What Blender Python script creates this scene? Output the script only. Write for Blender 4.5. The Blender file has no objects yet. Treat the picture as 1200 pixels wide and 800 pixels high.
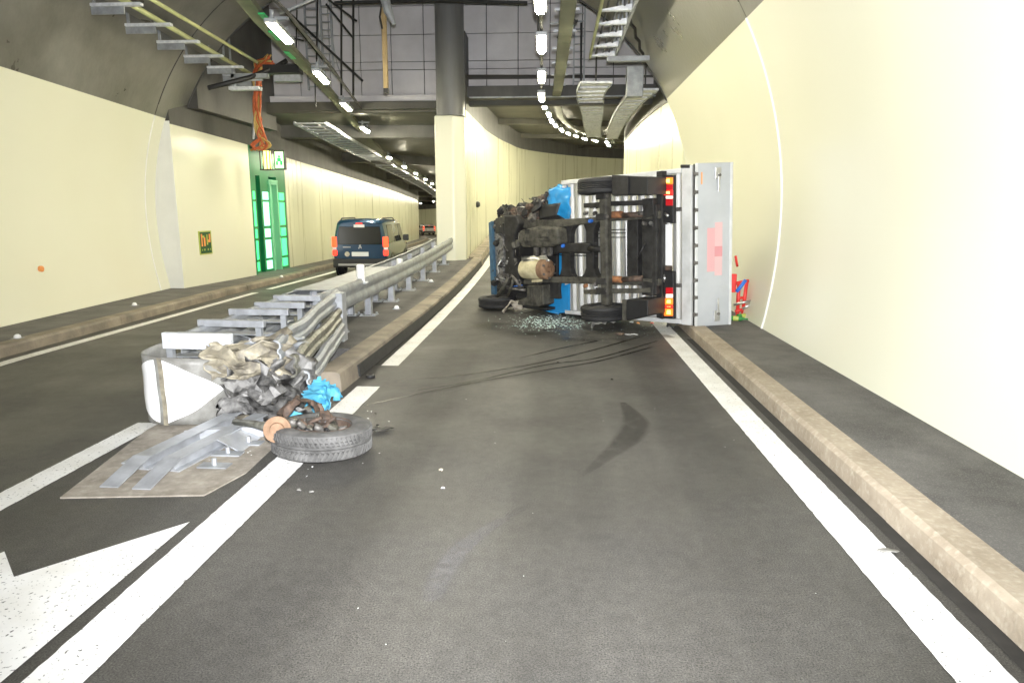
import bpy, math, random
from mathutils import Vector, Matrix, noise as mnoise
R = math.radians
rnd = random.Random(7)
SC = bpy.context.scene
COL = SC.collection

# ------------------------------------------------------------------ camera
CAM_H = 1.85
cd = bpy.data.cameras.new('camera'); cam = bpy.data.objects.new('camera', cd); COL.objects.link(cam)
cam.location = (0, 0, CAM_H)
cam.rotation_euler = (R(90 - 10.827), 0, R(3.653))
cd.sensor_width = 36; cd.lens = 24; cd.clip_start = .05; cd.clip_end = 2000
SC.camera = cam
SC.render.resolution_x = 1024; SC.render.resolution_y = 682

# ------------------------------------------------------------------ world, sun, flash, exposure
w = bpy.data.worlds.new('World'); SC.world = w; w.use_nodes = True
nt = w.node_tree
bg = nt.nodes['Background']; sky = nt.nodes.new('ShaderNodeTexSky'); sky.sky_type = 'NISHITA'; sky.sun_disc = False
sky.sun_elevation = R(48); sky.sun_rotation = R(160)
nt.links.new(sky.outputs[0], bg.inputs[0]); bg.inputs[1].default_value = .12
sd = bpy.data.lights.new('sun', 'SUN'); sd.energy = 3; sd.angle = R(.5); sd.color = (1, .95, .88)
sun = bpy.data.objects.new('sun', sd); COL.objects.link(sun); sun.location = (0, -20, 30); sun.rotation_euler = (R(42), 0, R(20))
# the photographer's flash, mounted on the camera body
fd = bpy.data.lights.new('camera_flash', 'SPOT'); fd.energy = 5000; fd.shadow_soft_size = .06; fd.color = (.98, .985, 1)
fd.spot_size = R(118); fd.spot_blend = 1.0
fl = bpy.data.objects.new('camera_flash', fd); COL.objects.link(fl); fl.location = (.03, -.05, 2.08)
fl.rotation_euler = (R(90 - 1), 0, R(2))
SC.view_settings.view_transform = 'Standard'; SC.view_settings.look = 'None'
SC.view_settings.exposure = 0.14; SC.view_settings.gamma = 1.0
SC.render.engine = 'CYCLES'
try:
    SC.cycles.max_bounces = 10; SC.cycles.diffuse_bounces = 6; SC.cycles.use_light_tree = True
    SC.cycles.sample_clamp_indirect = 6
except Exception: pass

# ------------------------------------------------------------------ materials
def mat(name, col, rough=.6, metal=0, var=.0, vscale=3, col2=None, bump=0, bscale=60, stretch=(1, 1, 1), emit=None, estr=0,
        rvar=0, spec=.5, coat=0, speck=None, detail=6, contrast=(.35, .65), alpha=1, trans=0):
    m = bpy.data.materials.new(name); m.use_nodes = True
    n = m.node_tree.nodes; l = m.node_tree.links; b = n['Principled BSDF']
    b.inputs['Base Color'].default_value = (*col, 1); b.inputs['Roughness'].default_value = rough
    b.inputs['Metallic'].default_value = metal; b.inputs['Specular IOR Level'].default_value = spec
    b.inputs['Coat Weight'].default_value = coat; b.inputs['Coat Roughness'].default_value = .08
    b.inputs['Alpha'].default_value = alpha; b.inputs['Transmission Weight'].default_value = trans
    if emit: b.inputs['Emission Color'].default_value = (*emit, 1); b.inputs['Emission Strength'].default_value = estr
    if var or col2 or bump or rvar or speck:
        tc = n.new('ShaderNodeTexCoord'); mp = n.new('ShaderNodeMapping'); mp.inputs['Scale'].default_value = stretch
        l.new(tc.outputs['Object'], mp.inputs[0])
        nz = n.new('ShaderNodeTexNoise'); nz.inputs['Scale'].default_value = vscale; nz.inputs['Detail'].default_value = detail
        nz.inputs['Roughness'].default_value = .6
        l.new(mp.outputs[0], nz.inputs['Vector'])
        rp = n.new('ShaderNodeValToRGB')
        c2 = col2 if col2 else tuple(max(0, c * (1 - var)) for c in col)
        rp.color_ramp.elements[0].position = contrast[0]; rp.color_ramp.elements[0].color = (*c2, 1)
        rp.color_ramp.elements[1].position = contrast[1]; rp.color_ramp.elements[1].color = (*col, 1)
        l.new(nz.outputs['Fac'], rp.inputs[0]); last = rp.outputs[0]
        if speck:
            sc_, cs, amt = speck
            n2 = n.new('ShaderNodeTexNoise'); n2.inputs['Scale'].default_value = sc_; n2.inputs['Detail'].default_value = 2
            l.new(tc.outputs['Object'], n2.inputs['Vector'])
            r2 = n.new('ShaderNodeValToRGB'); r2.color_ramp.elements[0].position = .5; r2.color_ramp.elements[0].color = (0, 0, 0, 1)
            r2.color_ramp.elements[1].position = .8; r2.color_ramp.elements[1].color = (amt, amt, amt, 1)
            l.new(n2.outputs['Fac'], r2.inputs[0])
            mx = n.new('ShaderNodeMixRGB'); l.new(r2.outputs[0], mx.inputs[0]); l.new(last, mx.inputs[1]); mx.inputs[2].default_value = (*cs, 1)
            last = mx.outputs[0]
        l.new(last, b.inputs['Base Color'])
        if rvar:
            mr = n.new('ShaderNodeMapRange'); mr.inputs[1].default_value = .3; mr.inputs[2].default_value = .7
            mr.inputs[3].default_value = max(.02, rough - rvar); mr.inputs[4].default_value = min(1, rough + rvar)
            l.new(nz.outputs['Fac'], mr.inputs[0]); l.new(mr.outputs[0], b.inputs['Roughness'])
        if bump:
            n3 = n.new('ShaderNodeTexNoise'); n3.inputs['Scale'].default_value = bscale; n3.inputs['Detail'].default_value = 4
            l.new(mp.outputs[0], n3.inputs['Vector'])
            bp = n.new('ShaderNodeBump'); bp.inputs['Strength'].default_value = bump; bp.inputs['Distance'].default_value = .01
            l.new(n3.outputs['Fac'], bp.inputs['Height']); l.new(bp.outputs[0], b.inputs['Normal'])
    return m

M = {}
def asphalt():
    m = bpy.data.materials.new('asphalt'); m.use_nodes = True
    n = m.node_tree.nodes; l = m.node_tree.links; b = n['Principled BSDF']
    tc = n.new('ShaderNodeTexCoord')
    def nz(scale, det=4, st=(1, 1, 1), rough=.6):
        mp = n.new('ShaderNodeMapping'); mp.inputs['Scale'].default_value = st; l.new(tc.outputs['Object'], mp.inputs[0])
        t = n.new('ShaderNodeTexNoise'); t.inputs['Scale'].default_value = scale; t.inputs['Detail'].default_value = det; t.inputs['Roughness'].default_value = rough
        l.new(mp.outputs[0], t.inputs['Vector']); return t.outputs['Fac']
    def ramp(fac, p0, c0, p1, c1):
        r = n.new('ShaderNodeValToRGB'); e = r.color_ramp.elements
        e[0].position = p0; e[0].color = (*c0, 1); e[1].position = p1; e[1].color = (*c1, 1); l.new(fac, r.inputs[0]); return r.outputs[0]
    def mul(a, bb, f=1):
        x = n.new('ShaderNodeMixRGB'); x.blend_type = 'MULTIPLY'; x.inputs[0].default_value = f; l.new(a, x.inputs[1]); l.new(bb, x.inputs[2]); return x.outputs[0]
    base = ramp(nz(120, 3, rough=.75), .34, (.016, .0158, .0153), .68, (.138, .135, .129))
    big = ramp(nz(.55, 5), .3, (.74, .72, .70), .7, (1.12, 1.10, 1.07))
    lane = ramp(nz(1.3, 4, (1, .06, 1)), .3, (.72, .72, .72), .7, (1.15, 1.15, 1.12))
    mid = ramp(nz(14, 5), .35, (.82, .82, .82), .65, (1.1, 1.1, 1.1))
    c = mul(mul(mul(base, big), lane), mid)
    # pale grit scattered on the surface
    vo = n.new('ShaderNodeTexVoronoi'); vo.inputs['Scale'].default_value = 42; l.new(tc.outputs['Object'], vo.inputs['Vector'])
    grit = ramp(vo.outputs['Distance'], .045, (1, 1, 1), .075, (0, 0, 0))
    gm = ramp(nz(2.3, 4), .48, (0, 0, 0), .75, (.55, .55, .55))
    gg = mul(grit, gm)
    mx = n.new('ShaderNodeMixRGB'); l.new(gg, mx.inputs[0]); l.new(c, mx.inputs[1]); mx.inputs[2].default_value = (.42, .40, .36, 1)
    l.new(mx.outputs[0], b.inputs['Base Color'])
    rr = n.new('ShaderNodeMapRange'); rr.inputs[1].default_value = .3; rr.inputs[2].default_value = .7; rr.inputs[3].default_value = .42; rr.inputs[4].default_value = .66
    l.new(nz(.8, 4), rr.inputs[0]); l.new(rr.outputs[0], b.inputs['Roughness'])
    bp = n.new('ShaderNodeBump'); bp.inputs['Strength'].default_value = .35; bp.inputs['Distance'].default_value = .006
    l.new(nz(150, 3), bp.inputs['Height']); l.new(bp.outputs[0], b.inputs['Normal'])
    return m
M['asphalt'] = asphalt()
M['walk'] = mat('walkway_asphalt', (.13, .125, .12), .75, var=.55, vscale=1.6, bump=.3, bscale=90, speck=(130, (.25, .24, .22), .6))
def paint(name, lo=.36, hi=.42):
    m = bpy.data.materials.new(name); m.use_nodes = True
    n = m.node_tree.nodes; l = m.node_tree.links; b = n['Principled BSDF']; b.inputs['Roughness'].default_value = .55
    tc = n.new('ShaderNodeTexCoord')
    a = n.new('ShaderNodeTexNoise'); a.inputs['Scale'].default_value = 55; a.inputs['Detail'].default_value = 5; l.new(tc.outputs['Object'], a.inputs['Vector'])
    r = n.new('ShaderNodeValToRGB'); r.color_ramp.elements[0].position = lo; r.color_ramp.elements[0].color = (.1, .1, .095, 1)
    r.color_ramp.elements[1].position = hi; r.color_ramp.elements[1].color = (.82, .82, .80, 1); l.new(a.outputs['Fac'], r.inputs[0])
    a2 = n.new('ShaderNodeTexNoise'); a2.inputs['Scale'].default_value = 3; a2.inputs['Detail'].default_value = 6; l.new(tc.outputs['Object'], a2.inputs['Vector'])
    r2 = n.new('ShaderNodeValToRGB'); r2.color_ramp.elements[0].position = .3; r2.color_ramp.elements[0].color = (.84, .83, .8, 1)
    r2.color_ramp.elements[1].position = .6; r2.color_ramp.elements[1].color = (1, 1, 1, 1); l.new(a2.outputs['Fac'], r2.inputs[0])
    x = n.new('ShaderNodeMixRGB'); x.blend_type = 'MULTIPLY'; x.inputs[0].default_value = 1; l.new(r.outputs[0], x.inputs[1]); l.new(r2.outputs[0], x.inputs[2])
    l.new(x.outputs[0], b.inputs['Base Color'])
    bp = n.new('ShaderNodeBump'); bp.inputs['Strength'].default_value = .3; bp.inputs['Distance'].default_value = .004
    l.new(a.outputs['Fac'], bp.inputs['Height']); l.new(bp.outputs[0], b.inputs['Normal'])
    return m
M['paint'] = paint('road_paint', .312, .375)
M['cream'] = mat('cream_wall_paint', (.80, .795, .655), .27, col2=(.76, .75, .59), vscale=.5, detail=1, contrast=(.1, .9))
M['cream2'] = mat('cream_bore_panels', (.80, .80, .60), .3, col2=(.70, .69, .48), vscale=2.2, stretch=(1, 1, .05), bump=.06, bscale=2.2, rvar=.05, contrast=(.25, .7))
M['seam'] = mat('pale_joint_sealant', (.85, .85, .80), .4, var=.1)
M['jamb'] = mat('white_jamb_paint', (.86, .86, .83), .35, var=.05, vscale=2)
M['vault'] = mat('sooty_vault_concrete', (.225, .218, .20), .36, col2=(.055, .053, .049), vscale=.75, bump=.25, bscale=14, rvar=.12, detail=8, contrast=(.25, .75))
M['dark'] = mat('dark_concrete', (.10, .097, .09), .55, col2=(.03, .029, .027), vscale=1.1, bump=.25, bscale=20, stretch=(1, 1, .5), contrast=(.25, .75))
M['ceil'] = mat('ceiling_concrete', (.11, .105, .082), .5, col2=(.04, .038, .03), vscale=.8, bump=.2, bscale=18, contrast=(.25, .75))
M['panel'] = mat('grey_concrete_panel', (.72, .70, .715), .6, col2=(.50, .48, .49), vscale=.9, bump=.15, bscale=30, contrast=(.2, .75))
M['joint'] = mat('dark_joint', (.06, .06, .06), .8)
M['col'] = mat('column_concrete', (.24, .24, .235), .4, col2=(.10, .10, .10), vscale=.8, bump=.12, bscale=20, stretch=(1, 1, .15), contrast=(.3, .7))
M['kerb'] = mat('kerb_concrete', (.41, .35, .27), .75, col2=(.235, .19, .135), vscale=3.2, bump=.4, bscale=40, speck=(25, (.58, .53, .43), .45), contrast=(.25, .7))
M['kerb2'] = mat('kerb_concrete_dirty', (.32, .275, .21), .75, col2=(.12, .10, .08), vscale=1.8, bump=.4, bscale=40, contrast=(.3, .7))
M['gutter_shade'] = mat('dark_gutter_and_shade', (.03, .029, .027), .7, var=.4, vscale=8)  # gutter colour, also the shade painted on the median kerb face
M['pad'] = mat('concrete_pad', (.36, .325, .275), .8, col2=(.22, .195, .16), vscale=5, bump=.35, bscale=60, speck=(18, (.6, .57, .5), .3))
M['galv'] = mat('galvanised_steel', (.48, .50, .53), .48, .45, col2=(.34, .35, .37), vscale=7, rvar=.1)
M['galvb'] = mat('weathered_galvanised', (.38, .40, .42), .55, .3, col2=(.24, .25, .26), vscale=5, bump=.1, bscale=40, rvar=.1)
M['zincw'] = mat('whitish_zinc', (.80, .82, .84), .5, .2, col2=(.55, .57, .6), vscale=9)
M['crush'] = mat('crushed_dirty_steel', (.24, .235, .225), .55, .35, col2=(.025, .024, .023), vscale=7, rvar=.15, contrast=(.38, .62), bump=.3, bscale=20)
M['ochre'] = mat('dusty_steel', (.36, .325, .24), .6, .1, col2=(.14, .125, .10), vscale=9, bump=.3, bscale=30)
M['rail_olive'] = mat('dirty_olive_rail', (.30, .30, .26), .5, .5, col2=(.12, .115, .09), vscale=9, bump=.2)
M['retro'] = mat('white_retroreflective_sheet', (.92, .92, .92), .3, emit=(1, 1, 1), estr=.0, var=.03, vscale=20)
M['greysheet'] = mat('grey_sheet', (.30, .30, .28), .5, col2=(.16, .155, .14), vscale=6)
M['tyre'] = mat('tyre_rubber', (.022, .022, .023), .7, var=.4, vscale=9, bump=.15, bscale=60)
M['tyre_d'] = mat('dusty_tyre_rubber', (.13, .128, .125), .8, col2=(.055, .054, .052), vscale=7, bump=.2, bscale=60)
M['black'] = mat('black_plastic', (.018, .018, .019), .5, var=.3, vscale=6)
M['under'] = mat('grimy_chassis', (.036, .035, .034), .6, .2, col2=(.012, .0115, .011), vscale=7, bump=.2, bscale=40)
M['under2'] = mat('grimy_cast_metal', (.20, .19, .175), .55, .4, col2=(.055, .05, .045), vscale=14, bump=.3, bscale=50)
M['olive'] = mat('dusty_chassis', (.092, .088, .070), .7, .1, col2=(.026, .024, .020), vscale=9, bump=.3)
M['rust'] = mat('rusty_steel', (.42, .19, .08), .75, .1, col2=(.17, .08, .045), vscale=14, bump=.4)
M['rustd'] = mat('dull_rusty_steel', (.15, .098, .07), .75, .15, col2=(.04, .032, .027), vscale=12, bump=.4)
M['rustp'] = mat('pale_rust_disc', (.27, .165, .10), .7, .1, col2=(.17, .10, .055), vscale=14)
M['beige'] = mat('beige_casting', (.62, .56, .36), .5, col2=(.42, .37, .22), vscale=8)
M['alu'] = mat('aluminium_plank', (.60, .60, .59), .36, .7, col2=(.52, .52, .50), vscale=5, stretch=(1, .1, 1))
M['bedpaint'] = mat('bed_light_grey', (.66, .67, .67), .4, .2, col2=(.52, .53, .52), vscale=4)
M['tail'] = mat('tailgate_aluminium', (.47, .49, .505), .42, .25, col2=(.42, .44, .455), vscale=2.5)
M['white'] = mat('white_plate', (.85, .85, .85), .4, var=.03)
M['pink'] = mat('faded_pink_print', (.60, .34, .34), .6); M['pink2'] = mat('pale_pink_print', (.60, .40, .395), .6); M['pink3'] = mat('deep_pink_print', (.56, .25, .26), .6)
M['blue'] = mat('blue_paint', (.025, .28, .62), .28, coat=.6, var=.2, vscale=4)
M['blued'] = mat('blue_grey_paint', (.05, .12, .19), .5, var=.4, vscale=12)
M['bluel'] = mat('pale_blue_sheet', (.10, .36, .48), .6, col2=(.05, .26, .42), vscale=9)
M['steel'] = mat('bright_steel', (.62, .62, .61), .3, .9, var=.3, vscale=12)
M['radi'] = mat('radiator_core', (.36, .35, .33), .5, .5, col2=(.12, .12, .11), vscale=22, bump=.5, bscale=60)
M['glass_d'] = mat('tinted_glass', (.012, .013, .014), .06, spec=.6)
M['vanblue'] = mat('metallic_dark_blue', (.012, .048, .105), .28, .5, coat=1)
M['vanblack'] = mat('dark_trim', (.025, .026, .028), .55)
M['silver'] = mat('silver_bumper', (.45, .45, .44), .4, .5)
M['carwhite'] = mat('silver_car_paint', (.8, .8, .8), .35, .3)
M['orange_c'] = mat('orange_cable', (.58, .13, .04), .55, var=.3, vscale=8)
M['yellow_c'] = mat('ochre_cable', (.50, .34, .10), .55)
M['pipe'] = mat('yellow_green_pipe', (.52, .54, .25), .4, var=.25, vscale=2)
M['olivetray'] = mat('olive_duct', (.12, .125, .075), .5, .2, var=.4, vscale=3)
M['greenreflect'] = mat('green_reflection_paint', (.03, .40, .12), .4)  # green of the exit light reflected in the lamp duct, as colour
M['wood'] = mat('tan_post', (.42, .30, .14), .6, var=.3, vscale=4)
M['green'] = mat('green_enamel', (.012, .20, .07), .3, var=.2, vscale=3)
M['greend'] = mat('pale_green_door', (.20, .55, .33), .35)
M['signgreen'] = mat('sign_green', (.008, .085, .03), .4)
M['signyel'] = mat('sign_yellow', (.42, .48, .10), .4)
M['signor'] = mat('sign_orange', (.85, .33, .10), .4)
M['red'] = mat('red_paint', (.70, .04, .03), .4); M['bluep'] = mat('blue_plastic', (.03, .16, .60), .4)
M['bottle'] = mat('green_bottle_glass', (.03, .22, .05), .1, coat=.5)
M['shard'] = mat('glass_shard', (.36, .56, .48), .1, col2=(.70, .78, .74), vscale=30, spec=.8); M['shardw'] = mat('white_crumb', (.75, .76, .75), .4)
M['cream_lump'] = mat('cream_plastic', (.66, .61, .50), .6, col2=(.40, .34, .26), vscale=14, bump=.3)
M['rock'] = mat('hill_earth', (.12, .11, .07), .9, var=.4, vscale=.4)
def emis(name, c, s, base=None): return mat(name, base or c, .4, emit=c, estr=s)
M['lamp'] = emis('lamp_tube', (1, .93, .70), 230); M['lampfar'] = emis('lamp_far', (1, .93, .70), 560)
M['ledgreen'] = emis('led_green', (.06, .9, .24), 2.0, (.05, .4, .15)); M['ledgreen2'] = emis('led_pale_green', (.35, 1, .55), 2.2, (.2, .5, .3))
M['exitlit'] = emis('exit_sign_lit', (.55, 1, .5), 1.3); M['exitgreen'] = emis('exit_sign_green', (.02, .55, .12), 1.0)
M['lampyel'] = emis('yellow_lamp', (1, .85, .3), 2.2)
M['lensred'] = emis('lens_red', (1, .03, .02), 1.3, (.5, .01, .01)); M['lensdark'] = emis('lens_dark_red', (.6, .005, .01), .35, (.35, .005, .01))
M['lensor'] = emis('lens_orange', (1, .12, .015), 1.2, (.8, .25, .02)); M['lenswh'] = emis('lens_white', (1, .7, .6), .8)
M['bulb'] = emis('bulb_glow', (1, .62, .16), 2.2)
M['brake'] = emis('brake_lens', (1, .04, .02), 2.6, (.6, .02, .01)); M['brakeor'] = emis('brake_orange', (1, .07, .02), 2.2)
M['beacon'] = emis('ground_reflector', (1, .95, .8), 0.4)

def overlay(name, col, amount, rough=.5, scale=6, p0=.35, p1=.65, stretch=(1, 1, 1)):
    """a stain: its colour where the noise is high, nothing elsewhere"""
    m = bpy.data.materials.new(name); m.use_nodes = True
    n = m.node_tree.nodes; l = m.node_tree.links; b = n['Principled BSDF']
    b.inputs['Base Color'].default_value = (*col, 1); b.inputs['Roughness'].default_value = rough
    tc = n.new('ShaderNodeTexCoord'); mp = n.new('ShaderNodeMapping'); mp.inputs['Scale'].default_value = stretch; l.new(tc.outputs['Object'], mp.inputs[0])
    t = n.new('ShaderNodeTexNoise'); t.inputs['Scale'].default_value = scale; t.inputs['Detail'].default_value = 6; l.new(mp.outputs[0], t.inputs['Vector'])
    mr = n.new('ShaderNodeMapRange'); mr.inputs[1].default_value = p0; mr.inputs[2].default_value = p1; mr.inputs[3].default_value = 0; mr.inputs[4].default_value = amount
    l.new(t.outputs['Fac'], mr.inputs[0])
    at = n.new('ShaderNodeAttribute'); at.attribute_name = 'fade'
    mu = n.new('ShaderNodeMath'); mu.operation = 'MULTIPLY'; l.new(mr.outputs[0], mu.inputs[0]); l.new(at.outputs['Fac'], mu.inputs[1])
    l.new(mu.outputs[0], b.inputs['Alpha'])
    return m
M['skid'] = overlay('rubber_skid', (.02, .019, .018), .42, .6, 5, .0, .5)
M['scuff'] = overlay('pale_scuff', (.16, .155, .16), .5, .7, 22, .2, .7)
M['oil'] = overlay('oil_streak', (.010, .010, .008), .75, .25, 7, .1, .5)
M['wet'] = overlay('wet_patch', (.012, .012, .012), .5, .2, 2.2, .40, .65)

# ------------------------------------------------------------------ mesh helpers
class MB:
    def __init__(s): s.v = []; s.f = []; s.m = []; s.mats = []
    def _mi(s, m):
        if m not in s.mats: s.mats.append(m)
        return s.mats.index(m)
    def add(s, vs, fs, m=None):
        o = len(s.v); s.v += [tuple(p) for p in vs]; s.f += [tuple(i + o for i in f) for f in fs]; s.m += [s._mi(m)] * len(fs); return s
    def box(s, a, b, m=None, rot=None, c=None):
        x0, y0, z0 = a; x1, y1, z1 = b
        vs = [Vector((x, y, z)) for z in (z0, z1) for y in (y0, y1) for x in (x0, x1)]
        if rot is not None:
            cc = Vector(c) if c is not None else sum(vs, Vector()) / 8
            vs = [cc + rot @ (p - cc) for p in vs]
        return s.add(vs, [(0, 2, 3, 1), (4, 5, 7, 6), (0, 1, 5, 4), (2, 6, 7, 3), (0, 4, 6, 2), (1, 3, 7, 5)], m)
    def tube(s, pts, r, n=8, m=None, cap=True):
        pts = [Vector(p) for p in pts]; rs = r if isinstance(r, (list, tuple)) else [r] * len(pts)
        vs = []; up0 = None
        for i, p in enumerate(pts):
            d = (pts[min(i + 1, len(pts) - 1)] - pts[max(i - 1, 0)]).normalized()
            if up0 is None:
                up0 = Vector((0, 0, 1)) if abs(d.z) < .9 else Vector((1, 0, 0))
            a = d.cross(up0).normalized(); b = a.cross(d).normalized(); up0 = b
            for k in range(n):
                t = 2 * math.pi * (k + .5) / n; vs.append(p + (a * math.cos(t) + b * math.sin(t)) * rs[i])
        fs = [(i * n + k, i * n + (k + 1) % n, (i + 1) * n + (k + 1) % n, (i + 1) * n + k) for i in range(len(pts) - 1) for k in range(n)]
        if cap: fs += [tuple(range(n))[::-1], tuple(range((len(pts) - 1) * n, len(pts) * n))]
        return s.add(vs, fs, m)
    def lathe(s, prof, c, axis, n=24, m=None, closed=True):
        """prof: (radius, along-axis) list"""
        ax = Vector(axis).normalized(); t = Vector((0, 0, 1)) if abs(ax.z) < .9 else Vector((1, 0, 0))
        a = ax.cross(t).normalized(); b = ax.cross(a); c = Vector(c); k = len(prof)
        vs = [c + ax * h + (a * math.cos(2 * math.pi * i / n) + b * math.sin(2 * math.pi * i / n)) * r for i in range(n) for (r, h) in prof]
        fs = []
        for i in range(n):
            j = (i + 1) % n
            for q in range(k if closed else k - 1):
                q2 = (q + 1) % k; fs.append((i * k + q, j * k + q, j * k + q2, i * k + q2))
        return s.add(vs, fs, m)
    def sweep(s, prof, path, m=None, closed=True, cap=True):
        """prof: (lateral, up) pairs; path: list of (x,y,z); lateral is to the right of travel"""
        P = [Vector(p) for p in path]; k = len(prof); vs = []
        for i, p in enumerate(P):
            d = P[min(i + 1, len(P) - 1)] - P[max(i - 1, 0)]; d.z = 0; d.normalize(); rt = Vector((d.y, -d.x, 0))
            for (a, u) in prof: vs.append(p + rt * a + Vector((0, 0, u)))
        fs = []
        for i in range(len(P) - 1):
            for q in range(k if closed else k - 1):
                q2 = (q + 1) % k; fs.append((i * k + q, i * k + q2, (i + 1) * k + q2, (i + 1) * k + q))
        if cap and closed: fs += [tuple(range(k))[::-1], tuple(range((len(P) - 1) * k, len(P) * k))]
        return s.add(vs, fs, m)
    def prism(s, poly, h0, h1, axis='z', m=None):
        n = len(poly)
        def P(a, b, h): return {'z': (a, b, h), 'y': (a, h, b), 'x': (h, a, b)}[axis]
        vs = [P(a, b, h0) for a, b in poly] + [P(a, b, h1) for a, b in poly]
        fs = [tuple(range(n))[::-1], tuple(range(n, 2 * n))] + [(i, (i + 1) % n, n + (i + 1) % n, n + i) for i in range(n)]
        return s.add(vs, fs, m)
    def grid(s, fn, nu, nv, m=None):
        vs = [fn(i / nu, j / nv) for i in range(nu + 1) for j in range(nv + 1)]
        fs = [(i * (nv + 1) + j, (i + 1) * (nv + 1) + j, (i + 1) * (nv + 1) + j + 1, i * (nv + 1) + j + 1) for i in range(nu) for j in range(nv)]
        return s.add(vs, fs, m)
    def build(s, name, m=None, parent=None, smooth=False, bevel=0, solid=0):
        me = bpy.data.meshes.new(name); me.from_pydata(s.v, [], s.f)
        for q in s.mats: me.materials.append(M[q or m])
        me.polygons.foreach_set('material_index', s.m); me.update()
        import bmesh
        bm = bmesh.new(); bm.from_mesh(me); bmesh.ops.recalc_face_normals(bm, faces=bm.faces); bm.to_mesh(me); bm.free()
        o = bpy.data.objects.new(name, me); COL.objects.link(o)
        if parent is not None: o.parent = parent
        if smooth: me.shade_smooth() if smooth is True else me.shade_auto_smooth(angle=smooth) if hasattr(me, 'shade_auto_smooth') else None
        if smooth and smooth is not True: sharp(me, smooth)
        if solid:
            q = o.modifiers.new('thickness', 'SOLIDIFY'); q.thickness = solid
        if bevel:
            q = o.modifiers.new('bevel', 'BEVEL'); q.width = bevel; q.segments = 2; q.limit_method = 'ANGLE'; q.angle_limit = R(40)
        return o
def sharp(me, ang):
    import bmesh
    bm = bmesh.new(); bm.from_mesh(me)
    for f in bm.faces: f.smooth = True
    for e in bm.edges:
        if len(e.link_faces) == 2 and e.calc_face_angle(0) > ang: e.smooth = False
    bm.to_mesh(me); bm.free()
def tag(o, label, cat, group=None):
    o['label'] = label; o['category'] = cat
    if group: o['group'] = group
    return o
def struct(o): o['kind'] = 'structure'; return o
def empty(name, loc=(0, 0, 0), rz=0):
    o = bpy.data.objects.new(name, None); o.empty_display_size = .2; COL.objects.link(o); o.location = loc; o.rotation_euler = (0, 0, rz); return o
def cp(o, parent, loc=None):
    c = o.copy(); COL.objects.link(c); c.parent = parent
    if loc is not None: c.location = loc
    return c
def copy_tree(o, parent=None):
    c = o.copy(); COL.objects.link(c); c.parent = parent
    for ch in list(o.children): copy_tree(ch, c)
    return c
def rays(px, py, yaw=R(3.653), pit=R(10.827)):
    u, v = px - 600, py - 400
    d = Vector((u, 800 * math.cos(pit) - v * math.sin(pit), -800 * math.sin(pit) - v * math.cos(pit)))
    return Vector((d.x * math.cos(yaw) - d.y * math.sin(yaw), d.x * math.sin(yaw) + d.y * math.cos(yaw), d.z))
def atY(px, py, Y): d = rays(px, py); return Vector((0, 0, CAM_H)) + d * (Y / d.y)
def atZ(px, py, z): d = rays(px, py); return Vector((0, 0, CAM_H)) + d * ((z - CAM_H) / d.z)
def atX(px, py, X): d = rays(px, py); return Vector((0, 0, CAM_H)) + d * (X / d.x)
def crumple(p, amt, sc=3, seed=0):
    q = Vector(p) * sc + Vector((seed * 7.3, seed * 3.1, seed * 1.7))
    return Vector(p) + Vector(mnoise.noise_vector(q)) * amt

# ------------------------------------------------------------------ the two carriageways
def zr(Y):     # the right carriageway starts to climb behind the truck
    if Y < 10: return 0
    if Y < 19: return .0025 * (Y - 10) ** 2
    return .2025 + .045 * (Y - 19)
def zl(Y): return 0 if Y < 8 else -.018 * (Y - 8)
YS = [-6, -3, 0, 2, 4, 6, 8, 10, 11, 12, 13, 14, 15, 16, 17, 18, 19, 20, 21, 23, 26, 30, 35, 40, 50, 60, 75, 90, 105, 120, 136]
def sheet(name, xa, xb, ys, zf, m, off=0, parent=None):
    b = MB()
    vs = []
    for y in ys: vs += [(xa(y), y, zf(y) + off), (xb(y), y, zf(y) + off)]
    b.add(vs, [(2 * i, 2 * i + 1, 2 * i + 3, 2 * i + 2) for i in range(len(ys) - 1)])
    return b.build(name, m, parent)
split = lambda y: -2.95 if y < 21 else -3.1
road_r = struct(sheet('road', split, lambda y: 26, [y for y in YS if y < 91], zr, 'asphalt'))
road_l = struct(sheet('road', lambda y: -60, split, YS, zl, 'asphalt'))
g = MB(); g.add([(-400, -600, -.03), (400, -600, -.03), (400, -6, -.03), (-400, -6, -.03)], [(0, 1, 2, 3)]); struct(g.build('ground', 'rock'))

def lerp_poly(P, y):
    for (x0, y0), (x1, y1) in zip(P, P[1:]):
        if y <= y1: return x0 + (x1 - x0) * (y - y0) / (y1 - y0)
    return P[-1][0]
def fine(P, n=4):   # Catmull-Rom through the points
    out = []
    for i in range(len(P) - 1):
        p0 = Vector(P[max(i - 1, 0)]); p1 = Vector(P[i]); p2 = Vector(P[i + 1]); p3 = Vector(P[min(i + 2, len(P) - 1)])
        for k in range(n):
            t = k / n
            out.append(.5 * ((2 * p1) + (p2 - p0) * t + (2 * p0 - 5 * p1 + 4 * p2 - p3) * t * t + (3 * p1 - p0 - 3 * p2 + p3) * t ** 3))
    out.append(Vector(P[-1])); return out
DIV_R = fine([(-2.66, 20.6), (-2.8, 25), (-2.95, 31), (-2.75, 40), (-1.96, 50), (2.0, 64), (7.5, 74), (15, 83)])
RW = fine([(2.98, 17.0), (2.85, 20), (3.0, 26), (3.4, 34), (4.06, 42.5), (6.0, 51), (9.5, 59), (15, 67), (23, 75)])
DIV_L = fine([(-3.48, 20.6), (-4.0, 30), (-5.0, 45), (-6.4, 62), (-9.2, 80), (-12.5, 92), (-18, 106), (-26, 119), (-38, 131)])
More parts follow.
